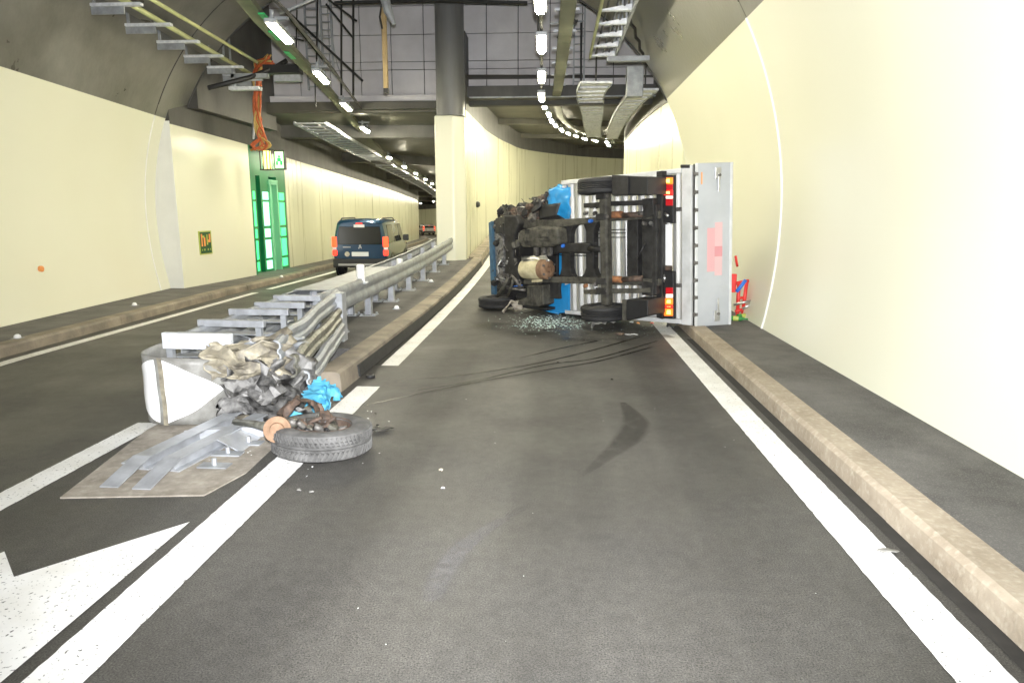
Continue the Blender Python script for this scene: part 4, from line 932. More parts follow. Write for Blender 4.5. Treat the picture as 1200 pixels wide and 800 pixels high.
us = sorted({i for f in fs for i in f}); ix = {o: n for n, o in enumerate(us)}
b.add([vs[i] for i in us], [tuple(ix[i] for i in f) for f in fs])
tag(b.build('crumpled_sheet', 'bluel', solid=.008), 'crumpled pale blue sheet of body panel behind the torn-off wheel', 'debris')
s2 = scrap('crumpled_sheet', 'small torn pale blue strip beside the rusty brake disc', 'debris', tuple(atZ(338, 492, .03)), (.30, .16, .12), 'bluel', 8, .9, amt=.4); s2.rotation_euler = (R(40), R(-25), R(35))
scrap('torn_bracket', 'torn brown bracket piled on the torn-off wheel', 'debris', tuple(atZ(352, 492, .12)), (.3, .22, .2), 'rustd', 11, .3, amt=.45)
scrap('torn_bracket', 'dusty torn strip lying between nose and wheel', 'debris', tuple(atZ(285, 500, 0)), (.55, .12, .1), 'ochre', 13, -.3, amt=.5)
scrap('flat_scrap', 'flat dark plastic piece on the asphalt right of the torn-off wheel', 'debris', tuple(atZ(444, 505, .004)), (.22, .1, .04), 'black', 15, .3)
scrap('white_scrap', 'small grey flake on the right edge line', 'debris', tuple(atZ(1041, 645, .012)), (.13, .05, .01), 'greysheet', 17, 0, amt=.15)
tag(MB().lathe([(0, 0), (.055, 0), (.05, .03), (.03, .035), (0, .02)], tuple(atZ(434, 442, .004)), (0, 0, 1), 12, closed=False).build('black_cap', 'black', smooth=True), 'round black cap lying by the kerb end of the island', 'debris')
for k in range(26):   # metal crumbs in the gore area
    px, py = rnd.choice([(300, 470), (375, 445), (420, 450), (265, 505), (310, 495)]); px += rnd.uniform(-30, 30); py += rnd.uniform(-12, 12)
cr_ = MB()
def crumb(b, x, y, z, s):
    r_ = Matrix.Rotation(rnd.uniform(0, 6.28), 3, 'Z') @ Matrix.Rotation(rnd.uniform(-.6, .6), 3, 'X'); b.box((x - s, y - s * rnd.uniform(.3, 1), z), (x + s, y + s * rnd.uniform(.3, 1), z + s * rnd.uniform(.3, .9)), None, r_)
for k in range(30):
    y = 2.4 + 8.5 * rnd.random(); x = rnd.uniform(-1.8, 1.55); crumb(cr_, x, y, .001, rnd.uniform(.0012, .0035))
for k in range(150):
    p = atZ(rnd.gauss(330, 60), rnd.gauss(500, 25), 0); crumb(cr_, p.x, p.y, .013 if p.x < -2.2 else .001, rnd.uniform(.002, .007))
o_ = tag(cr_.build('grit', 'shardw'), 'pale grit and crumbs scattered over the asphalt', 'grit'); o_['kind'] = 'stuff'
for k, (px, py) in enumerate([(517, 551), (519, 572), (350, 575), (443, 500), (654, 425), (440, 485), (365, 577), (717, 445)]):
    p = atZ(px, py, 0); scrap('chip', ['pale chip on the asphalt in the middle of the lane', 'white chip on the asphalt just below the pale chip', 'thin pale strip on the asphalt right of the white line', 'dark chip at the edge of the torn-off wheel', 'small stone beside the oil streaks', 'small stone right of the white line end', 'thin twig-like strip on the asphalt below the wheel', 'small dark flake above the crescent skid mark'][k], 'debris', (p.x, p.y, .004), (.035, .022, .012), ['cream_lump', 'shardw', 'greysheet', 'black', 'olive', 'olive', 'greysheet', 'under'][k], 30 + k, rnd.uniform(0, 3), amt=.4, n=5)

# ------------------------------------------------------------------ overturned flatbed truck
# local axes: x = tail to front, y = across (now pointing up), z = truck's own up (now pointing away)
TO = Vector((1.94, 10.42, .165))
tL = Vector((-1.70, 1.62, -.105)).normalized(); tW = Vector((-.02, 0, 1)); tW = (tW - tL * tW.dot(tL)).normalized(); tU = tL.cross(tW)
TM = Matrix(((tL.x, tW.x, tU.x, TO.x), (tL.y, tW.y, tU.y, TO.y), (tL.z, tW.z, tU.z, TO.z), (0, 0, 0, 1)))
truck = tag(empty('overturned_truck'), 'blue flatbed truck lying on its side with wrecked front and grey bed', 'truck')
truck.matrix_world = TM
def tp(px, py, u):
    d = rays(px, py); C_ = Vector((0, 0, CAM_H)); t = (TO + tU * u - C_).dot(tU) / d.dot(tU); p = C_ + d * t - TO
    return (p.dot(tL), p.dot(tW))
def tpoly(name, pix, u0, u1, m, parent=None, bevel=.008):
    return MB().prism([tp(x, y, u0) for x, y in pix], u0, u1, 'z').build(name, m, parent or truck, bevel=bevel)
def tbox(name, a, b_, m, parent=None, bevel=.008): return MB().box(a, b_, m).build(name, m, parent or truck, bevel=bevel)
def ttube(name, pix, r, m, parent=None, n=8):
    return MB().tube([Vector((*tp(x, y, u), u)) for x, y, u in pix], r, n).build(name, m, parent or truck, smooth=True)
BW = 2.30
# bed: deck planks, frame, boards
l = .03; k = 0
while l < 2.28:
    wd = .163
    b = MB().box((l, .07, .0), (min(l + wd - .028, 2.3), BW - .07, .03)); b.box((l + .045, .07, -.05), (l + .08, BW - .07, 0))
    b.build('deck_plank', 'alu', truck); l += wd; k += 1
tbox('bed_side_rail', (-.02, 0, -.07), (2.38, .068, .05), 'bedpaint'); tbox('bed_side_rail', (-.02, BW - .068, -.07), (2.38, BW, .05), 'bedpaint')
tbox('bed_front_rail', (2.302, .07, -.05), (2.38, BW - .07, .05), 'bedpaint')
tbox('bed_rear_bar', (-.19, -.01, -.06), (-.021, BW + .03, .04), 'bedpaint')
for i, y in enumerate((.0, BW - .03)): tbox('drop_side', (.0, y, .055), (2.36, y + .03, .45), 'bedpaint')
tbox('headboard', (2.34, .03, .055), (2.38, BW - .03, 1.1), 'bedpaint')
for y0 in (.55, 1.68): tbox('deck_bearer', (.0, y0, -.05), (.30, y0 + .06, -.018), 'under2')
# tailgate, swung a little open on its hinges
tg = empty('tailgate', (-.205, 0, -.03)); tg.parent = truck; tg.rotation_euler = (0, R(-33), 0)
MB().box((-.03, -.03, .02), (0, BW + .05, .60)).build('panel', 'tail', tg, bevel=.008)
for z in (.03, .57): MB().box((-.042, -.03, z - .02), (-.0305, BW + .05, z + .02)).build('edge_profile', 'bedpaint', tg, bevel=.004)
for k in range(9):
    y = .12 + k * .255; MB().tube([(-.03, y, .0), (-.03, y + .07, .0)], .020, 8).build('hinge', 'under2', tg)
    MB().box((-.045, y + .01, .0), (-.031, y + .06, .055)).build('hinge_leaf', 'under2', tg)
MB().tube([(-.015, -.02, .0), (-.015, BW + .04, .0)], .012, 6).build('hinge_rod', 'under', tg)
for y0, s in ((.04, 1), (BW - .02, -1)):
    la = MB().box((-.06, min(y0, y0 + s * .16), .31), (-.031, max(y0, y0 + s * .16), .40)).build('latch', 'steel', tg, bevel=.004)
    MB().box((-.062, min(y0 + s * .08, y0 + s * .34), .355), (-.053, max(y0 + s * .08, y0 + s * .34), .385)).build('lever', 'steel', la, bevel=.003)
    MB().lathe([(0, 0), (.022, 0), (.022, .02), (0, .02)], (-.062, y0 + s * .11, .37), (-1, 0, 0), 10, closed=False).build('pivot', 'under2', la)
for (y0, y1, z0, z1, m) in [(.78, 1.42, .20, .32, 'pink'), (.72, 1.5, .32, .44, 'pink2'), (1.0, 1.15, .32, .44, 'pink3')]:
    d = {'pink': .0012, 'pink2': .0018, 'pink3': .0026}[m]
    MB().box((-.03 - d, y0, z0), (-.0302, y1, z1)).build('faded_print', m, tg)
MB().box((-.034, 2.05, .10), (-.0302, 2.22, .12)).build('orange_strip', 'signor', tg)
tpoly('black_corner', [(797, 193), (808, 193), (808, 197), (797, 197)], -.07, -.02, 'black')
# rear light bar, lamps, plate
tpoly('light_bar', [(769, 201), (776, 200), (776, 374), (769, 372)], -.20, -.08, 'under')
for (pts) in ([(776, 205), (789, 205), (789, 262), (776, 260)], [(776, 317), (789, 318), (789, 374), (776, 373)]):
    tpoly('lamp_housing', pts, -.14, -.06, 'black', bevel=.01)
hu = -.141
for (y0, y1, m, x0) in [(208, 216, 'lensor', 777), (216.5, 222, 'lensdark', 779), (222.5, 229, 'lensred', 777), (229.5, 233, 'lenswh', 780), (233.5, 241, 'lensdark', 780), (337, 344, 'lensdark', 780), (344.5, 349, 'lenswh', 780), (349.5, 357, 'lensor', 778), (357.5, 361, 'lensred', 778), (361.5, 370, 'lensor', 778)]:
    le = tpoly('lens', [(x0, y0), (788, y0), (788, y1), (x0, y1)], hu - .02, hu, m, bevel=.006)
    if m in ('lensor', 'lensred'): tpoly('bulb_glow', [(x0 + 3.5, y0 + 2), (x0 + 7.5, y0 + 1.6), (x0 + 7.8, y1 - 1.6), (x0 + 3.2, y1 - 2)], hu - .024, hu - .019, 'bulb', le, .002)
tpoly('number_plate', [(776, 263), (787.5, 263), (787.5, 311), (776, 311)], -.115, -.10, 'white')
tpoly('plate_strip', [(776, 311.5), (787.5, 311.5), (787.5, 317), (776, 317)], -.115, -.10, 'rustd')
ttube('plug', [(779, 250, -.15), (783, 253, -.17)], .02, 'steel')
ttube('plug', [(778, 322, -.15), (779, 326, -.16), (777, 331, -.15)], .018, 'steel')
# ladder frame
tpoly('frame_rail', [(772, 247), (772, 256), (700, 260), (660, 266), (618, 268), (600, 262), (600, 256), (640, 258), (690, 255)], -.27, -.09, 'olive')
tpoly('frame_rail', [(772, 327), (772, 335), (700, 333), (640, 331), (605, 333), (600, 325), (640, 324), (700, 325)], -.27, -.09, 'olive')
def xmember(xc, hw, y0, y1, m, u0, u1, flare=0):
    f = flare
    tpoly('cross_member', [(xc - hw - f, y0), (xc + hw + f, y0), (xc + hw + f * .25, y0 + 7), (xc + hw, y0 + 14), (xc + hw, y1 - 14), (xc + hw + f * .25, y1 - 7), (xc + hw + f, y1), (xc - hw - f, y1), (xc - hw - f * .25, y1 - 7), (xc - hw, y1 - 14), (xc - hw, y0 + 14), (xc - hw - f * .25, y0 + 7)], u0, u1, m)
xmember(691, 4.5, 257, 328, 'under', -.24, -.11, 9)
xmember(663, 5, 262, 328, 'under', -.22, -.10, 7)
xmember(741, 6.5, 256, 326, 'under', -.24, -.10, 0)
xmember(760, 8, 248, 334, 'under', -.25, -.10, 1)
tpoly('bumper_bar', [(764, 240), (769, 240), (769, 345), (764, 345)], -.30, -.16, 'under')
tpoly('bumper_bracket', [(752, 233), (765, 232), (766, 252), (754, 256)], -.32, -.14, 'under')
tpoly('bumper_bracket', [(752, 330), (766, 332), (765, 347), (752, 345)], -.32, -.14, 'under')
# rear axle
AX = -.43
a0, a1 = tp(709, 222, AX), tp(708, 358, AX)
axl = MB().box((a0[0] - .075, a1[1], AX - .07), (a0[0] + .075, a0[1], AX + .07)).build('rear_axle', 'olive', truck, bevel=.03)
for y in (230, 254, 329, 340):
    p = tp(708, y, AX); MB().tube([(p[0] - .11, p[1], AX - .05), (p[0] + .11, p[1], AX - .05)], .03, 8).build('axle_clamp', 'under2', axl)
    MB().box((p[0] - .09, p[1] - .05, AX - .10), (p[0] + .09, p[1] + .05, AX - .071)).build('axle_plate', 'under', axl, bevel=.01)
for (y0, y1, yb) in ((241, 237, 244), (342, 340, 342)):
    for k in range(3):
        P = [Vector((*tp(684 + 6 * k, y0 + .6 * k, -.34), -.34 + .02 * k)), Vector((*tp(708, (y0 + y1) / 2, -.40), -.40 + .02 * k)), Vector((*tp(762 - 8 * k, y1 + .4 * k, -.33), -.33 + .02 * k))]
        b = MB()
        for a, c in zip(P, P[1:]): b.add([(a.x, a.y - .035, a.z), (a.x, a.y + .035, a.z), (c.x, c.y + .035, c.z), (c.x, c.y - .035, c.z), (a.x, a.y - .035, a.z + .014), (a.x, a.y + .035, a.z + .014), (c.x, c.y + .035, c.z + .014), (c.x, c.y - .035, c.z + .014)], [(0, 3, 2, 1), (4, 5, 6, 7), (0, 1, 5, 4), (1, 2, 6, 5), (2, 3, 7, 6), (3, 0, 4, 7)])
        b.build('leaf_spring', 'under' if yb < 300 else 'olive', truck)
for y in (252, 327):
    p = tp(716, y, -.32); q = tp(729, y, -.32); MB().lathe([(0, 0), (.05, 0), (.055, .02), (.055, abs(p[0] - q[0]) - .02), (.05, abs(p[0] - q[0])), (0, abs(p[0] - q[0]))], (p[0], p[1], -.32), (-1, 0, 0), 16, closed=False).build('rusty_bush', 'rust', truck, smooth=R(35))
    p = tp(730, y + .5, -.3); q = tp(752, y - 1, -.3); MB().tube([(p[0], p[1], -.3), (q[0], q[1], -.28)], .045, 10).build('damper', 'rustd', truck, smooth=True)
for y0 in (270, 274, 279): ttube('brake_line', [(700, y0, -.2), (715, y0 - 1, -.22), (733, y0 - 1, -.2)], .008, 'black', n=5)
ttube('brake_line', [(712, 262, -.3), (712, 285, -.22), (710, 310, -.24), (712, 325, -.3)], .008, 'black', n=5)
ttube('air_hose', [(748, 303, -.28), (751, 295, -.3), (756, 285, -.27)], .014, 'black', n=6)
ttube('brake_line', [(640, 298, -.2), (700, 300, -.2)], .009, 'black', n=5)
ttube('brake_line', [(655, 272, -.2), (655, 287, -.22), (700, 285, -.2)], .008, 'black', n=5)
for (px, py, m) in [(692, 259, 'bluep'), (763, 262, 'steel'), (686, 250, 'under2'), (686, 335, 'rust'), (660, 288, 'bluep'), (755, 262, 'under2'), (750, 250, 'under2'), (697, 250, 'under2'), (698, 333, 'under2')]:
    p = tp(px, py, -.31); MB().lathe([(0, -.04), (.028, -.04), (.034, -.01), (.028, .03), (0, .03)], (p[0], p[1], -.31), (rnd.uniform(-.5, .5), rnd.uniform(-.5, .5), -1), 10, closed=False).build('fitting', m, truck, smooth=R(35))
# propeller shaft / exhaust box
tpoly('exhaust_box', [(650, 286), (691, 284), (691, 297), (650, 297)], -.30, -.12, 'under', bevel=.03)
ttube('propeller_shaft', [(691, 291, -.27), (705, 292, -.36)], .05, 'under')
# wheels
def truck_wheel(name, l_, w_, u_, r, wd, outer, mt='tyre', label=None):
    e = empty(name, (l_, w_, u_)); e.parent = truck
    MB().lathe(tyre_prof(r, wd, r * .58), (0, 0, 0), (0, 1, 0), 40).build('tyre', mt, e, smooth=R(30))
    MB().lathe([(r * .6, -wd * .42), (r * .6, wd * .42), (r * .52, wd * .3), (r * .45, 0), (r * .2, -wd * .05), (0, -wd * .05), (0, -wd * .12), (r * .45, -wd * .08), (r * .54, -wd * .35)], (0, 0, 0), (0, outer, 0), 28, closed=False).build('rim', 'under2', e, smooth=R(30))
    MB().lathe([(0, -.08), (.11, -.08), (.11, .02), (0, .02)], (0, 0, 0), (0, -outer, 0), 18, closed=False).build('brake_drum', 'olive', e, smooth=R(30))
    if label: e['label'] = label
wl = tp(706, 218, AX); wl2 = tp(706, 366, AX)
truck_wheel('wheel', 1.19, wl[1], AX, .37, .25, 1, 'tyre', 'raised rear wheel')
truck_wheel('wheel', 1.19, wl2[1] + .01, AX, .37, .24, -1, 'tyre', 'rear wheel on the ground')
fw = tp(584, 353, -.35); truck_wheel('wheel', fw[0], fw[1], -.38, .36, .21, -1, 'tyre', 'front wheel on the ground')
# boxes behind the rear wheels
def mud(pl, pr, u0, m2):
    tpoly('mudguard_box', pr, u0, -.12, 'black', bevel=.012); tpoly('mudguard_front', pl, u0 - .025, u0 - .003, m2, bevel=.004)
mud([(717, 205), (736, 206), (736, 228.5), (717, 229)], [(717.5, 205.5), (759, 207), (759, 228), (717.5, 229)], -.62, 'under')
mud([(729, 351), (733.5, 351), (733.5, 375), (729, 375)], [(733, 351), (759, 351), (759, 370), (733, 376)], -.60, 'olive')
tpoly('side_bracket', [(759, 348), (770, 348), (770, 371), (759, 369)], -.10, -.03, 'bedpaint')
tpoly('side_bracket', [(758, 207), (769, 205), (769, 222), (758, 224)], -.10, -.03, 'bedpaint')
# cab: blue shell seen past the underbody
cabp = [(2.42, .02), (2.42, 2.20), (2.72, 2.18), (2.9, 1.9), (3.25, 1.65), (3.62, 1.45), (3.9, 1.35), (3.95, .3), (3.5, .10), (2.9, .02)]
b = MB(); n = len(cabp)
us = [0.02, .5, 1.1, 1.6, 1.85]; ins = [0, 0, .05, .16, .3]
vs = []
for u_, i_ in zip(us, ins):
    for (a, c) in cabp:
        cx2, cy2 = 3.1, 1.1; q = crumple((cx2 + (a - cx2) * (1 - i_ * .5), cy2 + (c - cy2) * (1 - i_ * .35), u_), .05 if c > 1.4 else .012, 2.5, 4); vs.append(q)
fs = [tuple(range(n))[::-1], tuple(range(4 * n, 5 * n))] + [(r_ * n + i, r_ * n + (i + 1) % n, (r_ + 1) * n + (i + 1) % n, (r_ + 1) * n + i) for r_ in range(4) for i in range(n)]
cabo = b.add(vs, fs).build('cab_shell', 'blue', truck, bevel=.03)
MB().box((2.6, .0, .75), (3.4, .03, 1.45)).build('side_window', 'glass_d', cabo)
def tsheet(name, quad, u, m, seed, amt=.08, n=12, solid=.006, parent=None):
    """torn panel between four pixels (at depth u), creased"""
    Q = [Vector((*tp(x, y, uu), uu)) for x, y, uu in quad]
    def fn(a, c):
        p = Q[0].lerp(Q[1], a).lerp(Q[3].lerp(Q[2], a), c); q = crumple(p, amt, 3.5, seed); q = crumple(q, amt * .4, 11, seed + 1); return q
    return MB().grid(fn, n, n).build(name, m, parent or truck, smooth=R(40), solid=solid)
tsheet('torn_cab_panel', [(641, 221, -.10), (667, 220, -.08), (667, 260, -.08), (645, 260, -.10)], 0, 'blue', 3, .05, 16)
tsheet('torn_cab_panel', [(641, 232, .0), (654, 213, .02), (666, 222, .0), (650, 228, -.04)], 0, 'blue', 5, .06, 10)
tsheet('torn_cab_panel', [(643, 221, .0), (650, 217, .05), (660, 221, .05), (650, 225, .02)], 0, 'black', 6, .05, 8)
tpoly('sill_panel', [(667, 332), (667, 366), (655, 367), (641, 363), (641, 350), (656, 350), (654, 337)], -.06, -.02, 'blue', bevel=.015)
ttube('sill_edge', [(630, 361, -.05), (645, 365, -.08), (655, 367, -.05)], .02, 'blue')
tsheet('plastic_shield', [(632, 240, -.22), (657, 238, -.20), (652, 254, -.22), (632, 258, -.24)], 0, 'black', 7, .01, 5)
tsheet('plastic_shield', [(630, 257, -.14), (652, 251, -.14), (663, 257, -.12), (640, 260, -.16)], 0, 'under', 8, .02, 6)
tpoly('shield_plate', [(638, 331), (656, 331), (655, 338), (656, 350), (636, 349)], -.22, -.16, 'under', bevel=.01)
tpoly('floor_pan', [(578, 258), (600, 254), (653, 262), (653, 332), (640, 334), (640, 352), (600, 352), (578, 340)], -.12, -.06, 'black', bevel=.02)
# gearbox, filter, engine parts
gb = tpoly('gearbox', [(608, 270), (632, 265), (653, 267), (655, 286), (640, 290), (612, 290), (606, 282)], -.44, -.18, 'olive', bevel=.04)
for (pts) in ([(615, 269), (620, 269), (620, 274), (615, 274)], [(615, 282), (621, 282), (621, 287), (615, 287)]): tpoly('recess', pts, -.446, -.43, 'black', gb, .004)
for (pts) in ([(629, 270), (642, 269), (642, 278), (629, 278)], [(614, 274), (616, 274), (616, 283), (614, 283)], [(631, 279), (641, 279), (641, 282), (631, 282)]): tpoly('rib', pts, -.465, -.43, 'olive', gb, .01)
tpoly('bright_clip', [(652, 269), (655, 269), (655, 276), (652, 276)], -.40, -.36, 'steel')
p = tp(611, 315, -.36); q = tp(634, 315, -.36); LN = abs(p[0] - q[0])
fc = MB().lathe([(0, 0), (.10, 0), (.17, .06), (.185, .16), (.185, LN * .85), (.165, LN), (0, LN)], (p[0], p[1], -.33), (-1, 0, 0), 28, closed=False).build('filter_canister', 'beige', truck, smooth=R(35))
MB().lathe([(.15, LN), (.18, LN + .01), (.175, LN + .14), (.12, LN + .17), (.06, LN + .17), (.055, LN + .1), (0, LN + .1)], (p[0], p[1], -.33), (-1, 0, 0), 24, closed=False).build('rusty_end', 'rustp', fc, smooth=R(35))
for t in range(6):
    a_ = t / 6 * 6.28; MB().lathe([(0, 0), (.02, 0), (.02, .03), (0, .03)], (p[0] - LN - .15, p[1] + .15 * math.cos(a_), -.33 + .15 * math.sin(a_)), (-1, 0, 0), 6, closed=False).build('end_bolt', 'under2', fc)
tsheet('heat_shield', [(611, 300, -.36), (640, 298, -.38), (645, 305, -.36), (612, 306, -.48)], 0, 'steel', 9, .04, 8)
for x in (625, 634, 641): tpoly('bracket', [(x, 290), (x + 4, 290), (x + 4, 300), (x, 300)], -.34, -.28, 'under2')
# front cross member and axle beam
fcm = tpoly('front_cross_member', [(590, 252), (604, 252), (608, 262), (603, 275), (601, 300), (607, 318), (608, 330), (594, 334), (590, 325), (592, 300), (590, 270)], -.42, -.26, 'under', bevel=.03)
for (pts) in ([(584, 266), (590, 265), (590, 276), (584, 276)], [(595, 266), (599, 266), (599, 276), (595, 276)]): tpoly('dark_hole', pts, -.425, -.41, 'black', fcm, .004)
tpoly('radiator', [(577, 272), (590, 272), (590, 330), (578, 328)], -.30, -.18, 'radi', bevel=.01)
tpoly('front_panel', [(580, 256), (592, 252), (592, 274), (580, 274)], -.32, -.2, 'olive', bevel=.02)
tpoly('bumper_strip', [(572.5, 261), (576, 259), (578, 300), (580, 345), (575.5, 345), (573.5, 300)], -.36, -.30, 'blued', bevel=.006)
ttube('bumper_trim', [(577, 275, -.33), (578, 300, -.33), (578.5, 318, -.33), (580, 325, -.33), (584, 328, -.33)], .014, 'steel')
for (a, c, m, r_) in [((596, 325), (583, 347), 'olive', .035), ((602, 325), (595, 346), 'olive', .028), ((600, 322), (610, 338), 'under2', .03), ((596, 338), (616, 340), 'under2', .025), ((598, 336), (612, 334), 'bluep', .008)]:
    ttube('suspension_arm', [(*a, -.40), ((a[0] + c[0]) / 2 + 1, (a[1] + c[1]) / 2, -.43), (*c, -.38)], r_, m)
ttube('steering_hose', [(590, 300, -.4), (583, 312, -.43), (585, 325, -.42), (595, 328, -.4)], .014, 'steel', n=6)
tpoly('battery_box', [(617, 334), (636, 334), (637, 357), (630, 360), (606, 357), (607, 352), (617, 348)], -.40, -.12, 'olive', bevel=.02)
for k in range(6): tpoly('box_rib', [(620 + 2.6 * k, 336), (621 + 2.6 * k, 336), (621 + 2.6 * k, 355), (620 + 2.6 * k, 355)], -.412, -.395, 'olive', None, .003)
tpoly('lower_skirt', [(612, 357), (640, 361), (640, 364), (612, 361)], -.34, -.1, 'black', bevel=.01)
tpoly('dark_tube', [(604, 345), (617, 344), (617, 351), (604, 351)], -.36, -.2, 'black', bevel=.03)
tpoly('axle_stub', [(614, 328), (630, 327), (630, 333), (614, 333)], -.38, -.26, 'olive', bevel=.01)
tpoly('pale_strap', [(623, 328), (635, 327), (635, 330), (623, 331)], -.40, -.385, 'beige', bevel=.003)
# engine clutter between the front members
for k in range(96):
    px, py = rnd.uniform(578, 612), rnd.uniform(262, 337); u_ = rnd.uniform(-.42, -.2); l_, w_ = tp(px, py, u_); s = rnd.uniform(.015, .055)
    m = rnd.choice(['under2', 'under', 'olive', 'under2', 'under', 'radi', 'black'])
    if k % 2 == 0: MB().tube([(l_, w_, u_), (l_ + rnd.uniform(-.1, .1), w_ + rnd.uniform(-.1, .1), u_ - .04), (l_ + rnd.uniform(-.15, .15), w_ + rnd.uniform(-.15, .15), u_)], s * .3, 7).build('engine_hose', m, truck, smooth=True)
    else: MB().box((l_ - s, w_ - s * rnd.uniform(.5, 1.3), u_ - s), (l_ + s, w_ + s * rnd.uniform(.5, 1.3), u_ + s), None, Matrix.Rotation(rnd.uniform(0, 3), 3, 'Z') @ Matrix.Rotation(rnd.uniform(0, 3), 3, 'X')).build('engine_part', m, truck, bevel=.012)
# torn, rust-brown metal where the upper front corner was ripped off
edge = [(590, 247), (597, 246), (604, 243), (612, 240), (619, 235), (625, 233), (628, 232), (633, 230), (638, 228)]
for k in range(84):
    t = rnd.random(); i = min(int(t * 8), 7); ex_ = edge[i][0] + (edge[i + 1][0] - edge[i][0]) * (t * 8 - i); ey = edge[i][1] + (edge[i + 1][1] - edge[i][1]) * (t * 8 - i)
    py = ey + 2 + rnd.random() ** 1.2 * (262 - ey - 4); u_ = rnd.uniform(-.3, .12); l_, w_ = tp(ex_, py, u_); s = rnd.uniform(.03, .09)
    m = rnd.choice(['rustd', 'rustd', 'under', 'under2', 'olive', 'rustd', 'black'])
    if k % 4 == 0:
        MB().tube([(l_, w_, u_), (l_ + rnd.uniform(-.15, .15), w_ + rnd.uniform(-.1, .08), u_ - .05), (l_ + rnd.uniform(-.2, .2), w_ + rnd.uniform(-.15, .08), u_)], s * .3, 7).build('bent_rod', m, truck, smooth=True)
    elif k % 4 == 1:
        MB().box((l_ - s, w_ - s, u_ - s * .6), (l_ + s, w_ + s, u_ + s * .6), None, Matrix.Rotation(rnd.uniform(0, 3), 3, 'Z') @ Matrix.Rotation(rnd.uniform(0, 3), 3, 'X')).build('broken_casting', m, truck, bevel=.015)
    else:
        sd_ = k; b = MB().grid(lambda a, c: crumple((l_ + (a - .5) * s * 3.4, w_ + (c - .5) * s * 2.4, u_), s * 1.6, 8, sd_), 6, 6); b.build('torn_sheet', m, truck, smooth=R(40), solid=.006)
tsheet('torn_bulkhead', [(596, 250, -.05), (642, 232, -.02), (636, 262, -.1), (600, 262, -.12)], 0, 'rustd', 21, .12, 18)
tsheet('torn_bulkhead', [(602, 247, .1), (645, 225, .1), (645, 262, .1), (600, 262, .1)], 0, 'under', 25, .14, 18)
ttube('mirror_arm', [(585, 255, -.2), (584, 247, -.2), (588, 243, -.2)], .03, 'black'); tsheet('broken_mirror', [(582, 252, -.2), (586, 243, -.2), (590, 245, -.2), (586, 254, -.2)], 0, 'black', 31, .05, 6)
ttube('thin_rod', [(595, 262, -.2), (595, 250, -.2), (594.5, 243, -.2)], .010, 'under2', n=6)
l_, w_ = tp(594.5, 242, -.2); MB().lathe([(0, -.02), (.02, -.02), (.02, .02), (0, .02)], (l_, w_, -.2), (0, 1, 0), 8, closed=False).build('rod_knob', 'under', truck)
ttube('spring_arm', [(590, 262, -.3), (598, 264, -.33), (604, 261, -.3)], .03, 'olive')

# loose things by the truck
scrap('broken_casting', 'cream coloured broken casting hanging at the front wheel of the truck', 'debris', tuple(atZ(600, 366, 0)), (.36, .26, .2), 'cream_lump', 41, .3, amt=.5, n=10)
gs = MB()
for k in range(650):
    px = rnd.gauss(642, 22); py = rnd.gauss(378, 5)
    if py < 364: continue
    p = atZ(px, py, 0); crumb(gs, p.x, p.y, .012, rnd.uniform(.003, .012))
for k in range(220):
    px = rnd.uniform(600, 800); py = rnd.gauss(380, 9)
    if py < 366: continue
    p = atZ(px, py, 0); crumb(gs, p.x, p.y, .012, rnd.uniform(.002, .007))
o_ = tag(gs.build('broken_glass', 'shard'), 'crumbs of pale green broken window glass under the truck', 'broken glass'); o_['kind'] = 'stuff'
for k, (px, py, sx, sy, m, t) in enumerate([(646, 387, .3, .07, 'under', 'narrow dark strip lying in the broken glass'), (705, 385, .5, .3, 'greysheet', 'grey torn sheet lying under the rear wheel of the truck'), (661, 373, .06, .05, 'shardw', 'white lump in front of the blue cab sill'), (727, 393, .14, .1, 'rustd', 'brown lump on the wet asphalt below the truck'), (740, 378, .06, .05, 'shardw', 'small white piece under the mudguard box'), (748, 379, .05, .04, 'signor', 'small orange lens piece under the mudguard box'), (764, 379, .05, .04, 'red', 'small red lens piece beside the white line'), (790, 382, .3, .15, 'black', 'black broken pieces on the white line under the tail'), (740, 392, .2, .05, 'shardw', 'pale sliver on the wet asphalt below the truck')]):
    p = atZ(px, py, .014); scrap('truck_debris', t, 'debris', tuple(p), (sx, sy, min(sx, sy) * .5), m, 50 + k, rnd.uniform(0, .5), amt=.4, n=8)
# red rack, blue tube, bottles behind the tail
rk = tag(empty('red_rack', (3.0, 11.2, .15)), 'bent red tubular rack leaning at the wall behind the tailgate', 'rack')
for (a, c, r_) in [((866, 330), (864, 372), .03), ((875, 330), (870, 370), .03), ((863, 332), (877, 329), .03), ((862, 300), (864, 312), .02), ((864, 350), (873, 348), .022), ((862, 365), (872, 362), .03)]:
    kid(MB().tube([atY(*a, 11.2), atY(*c, 11.25)], r_, 8).build('tube', 'red', rk, smooth=True), rk)
kid(MB().box((2.80, 11.22, .55), (2.92, 11.26, .85)).build('plate', 'red', rk, bevel=.01), rk)
tag(MB().tube([atY(863, 342, 11.1), atY(874, 328, 11.1)], .03, 8).build('blue_tube', 'bluep', smooth=True), 'short blue tube stuck in the red rack', 'tube')
tag(MB().tube([atY(860, 357, 11.05), atY(872, 354, 11.0), atY(881, 352, 11.0), atY(879, 357, 11.0), atY(870, 362, 11.0)], .022, 8).build('bent_handle', 'steel', smooth=True), 'bent bright steel handle below the red rack', 'handle')
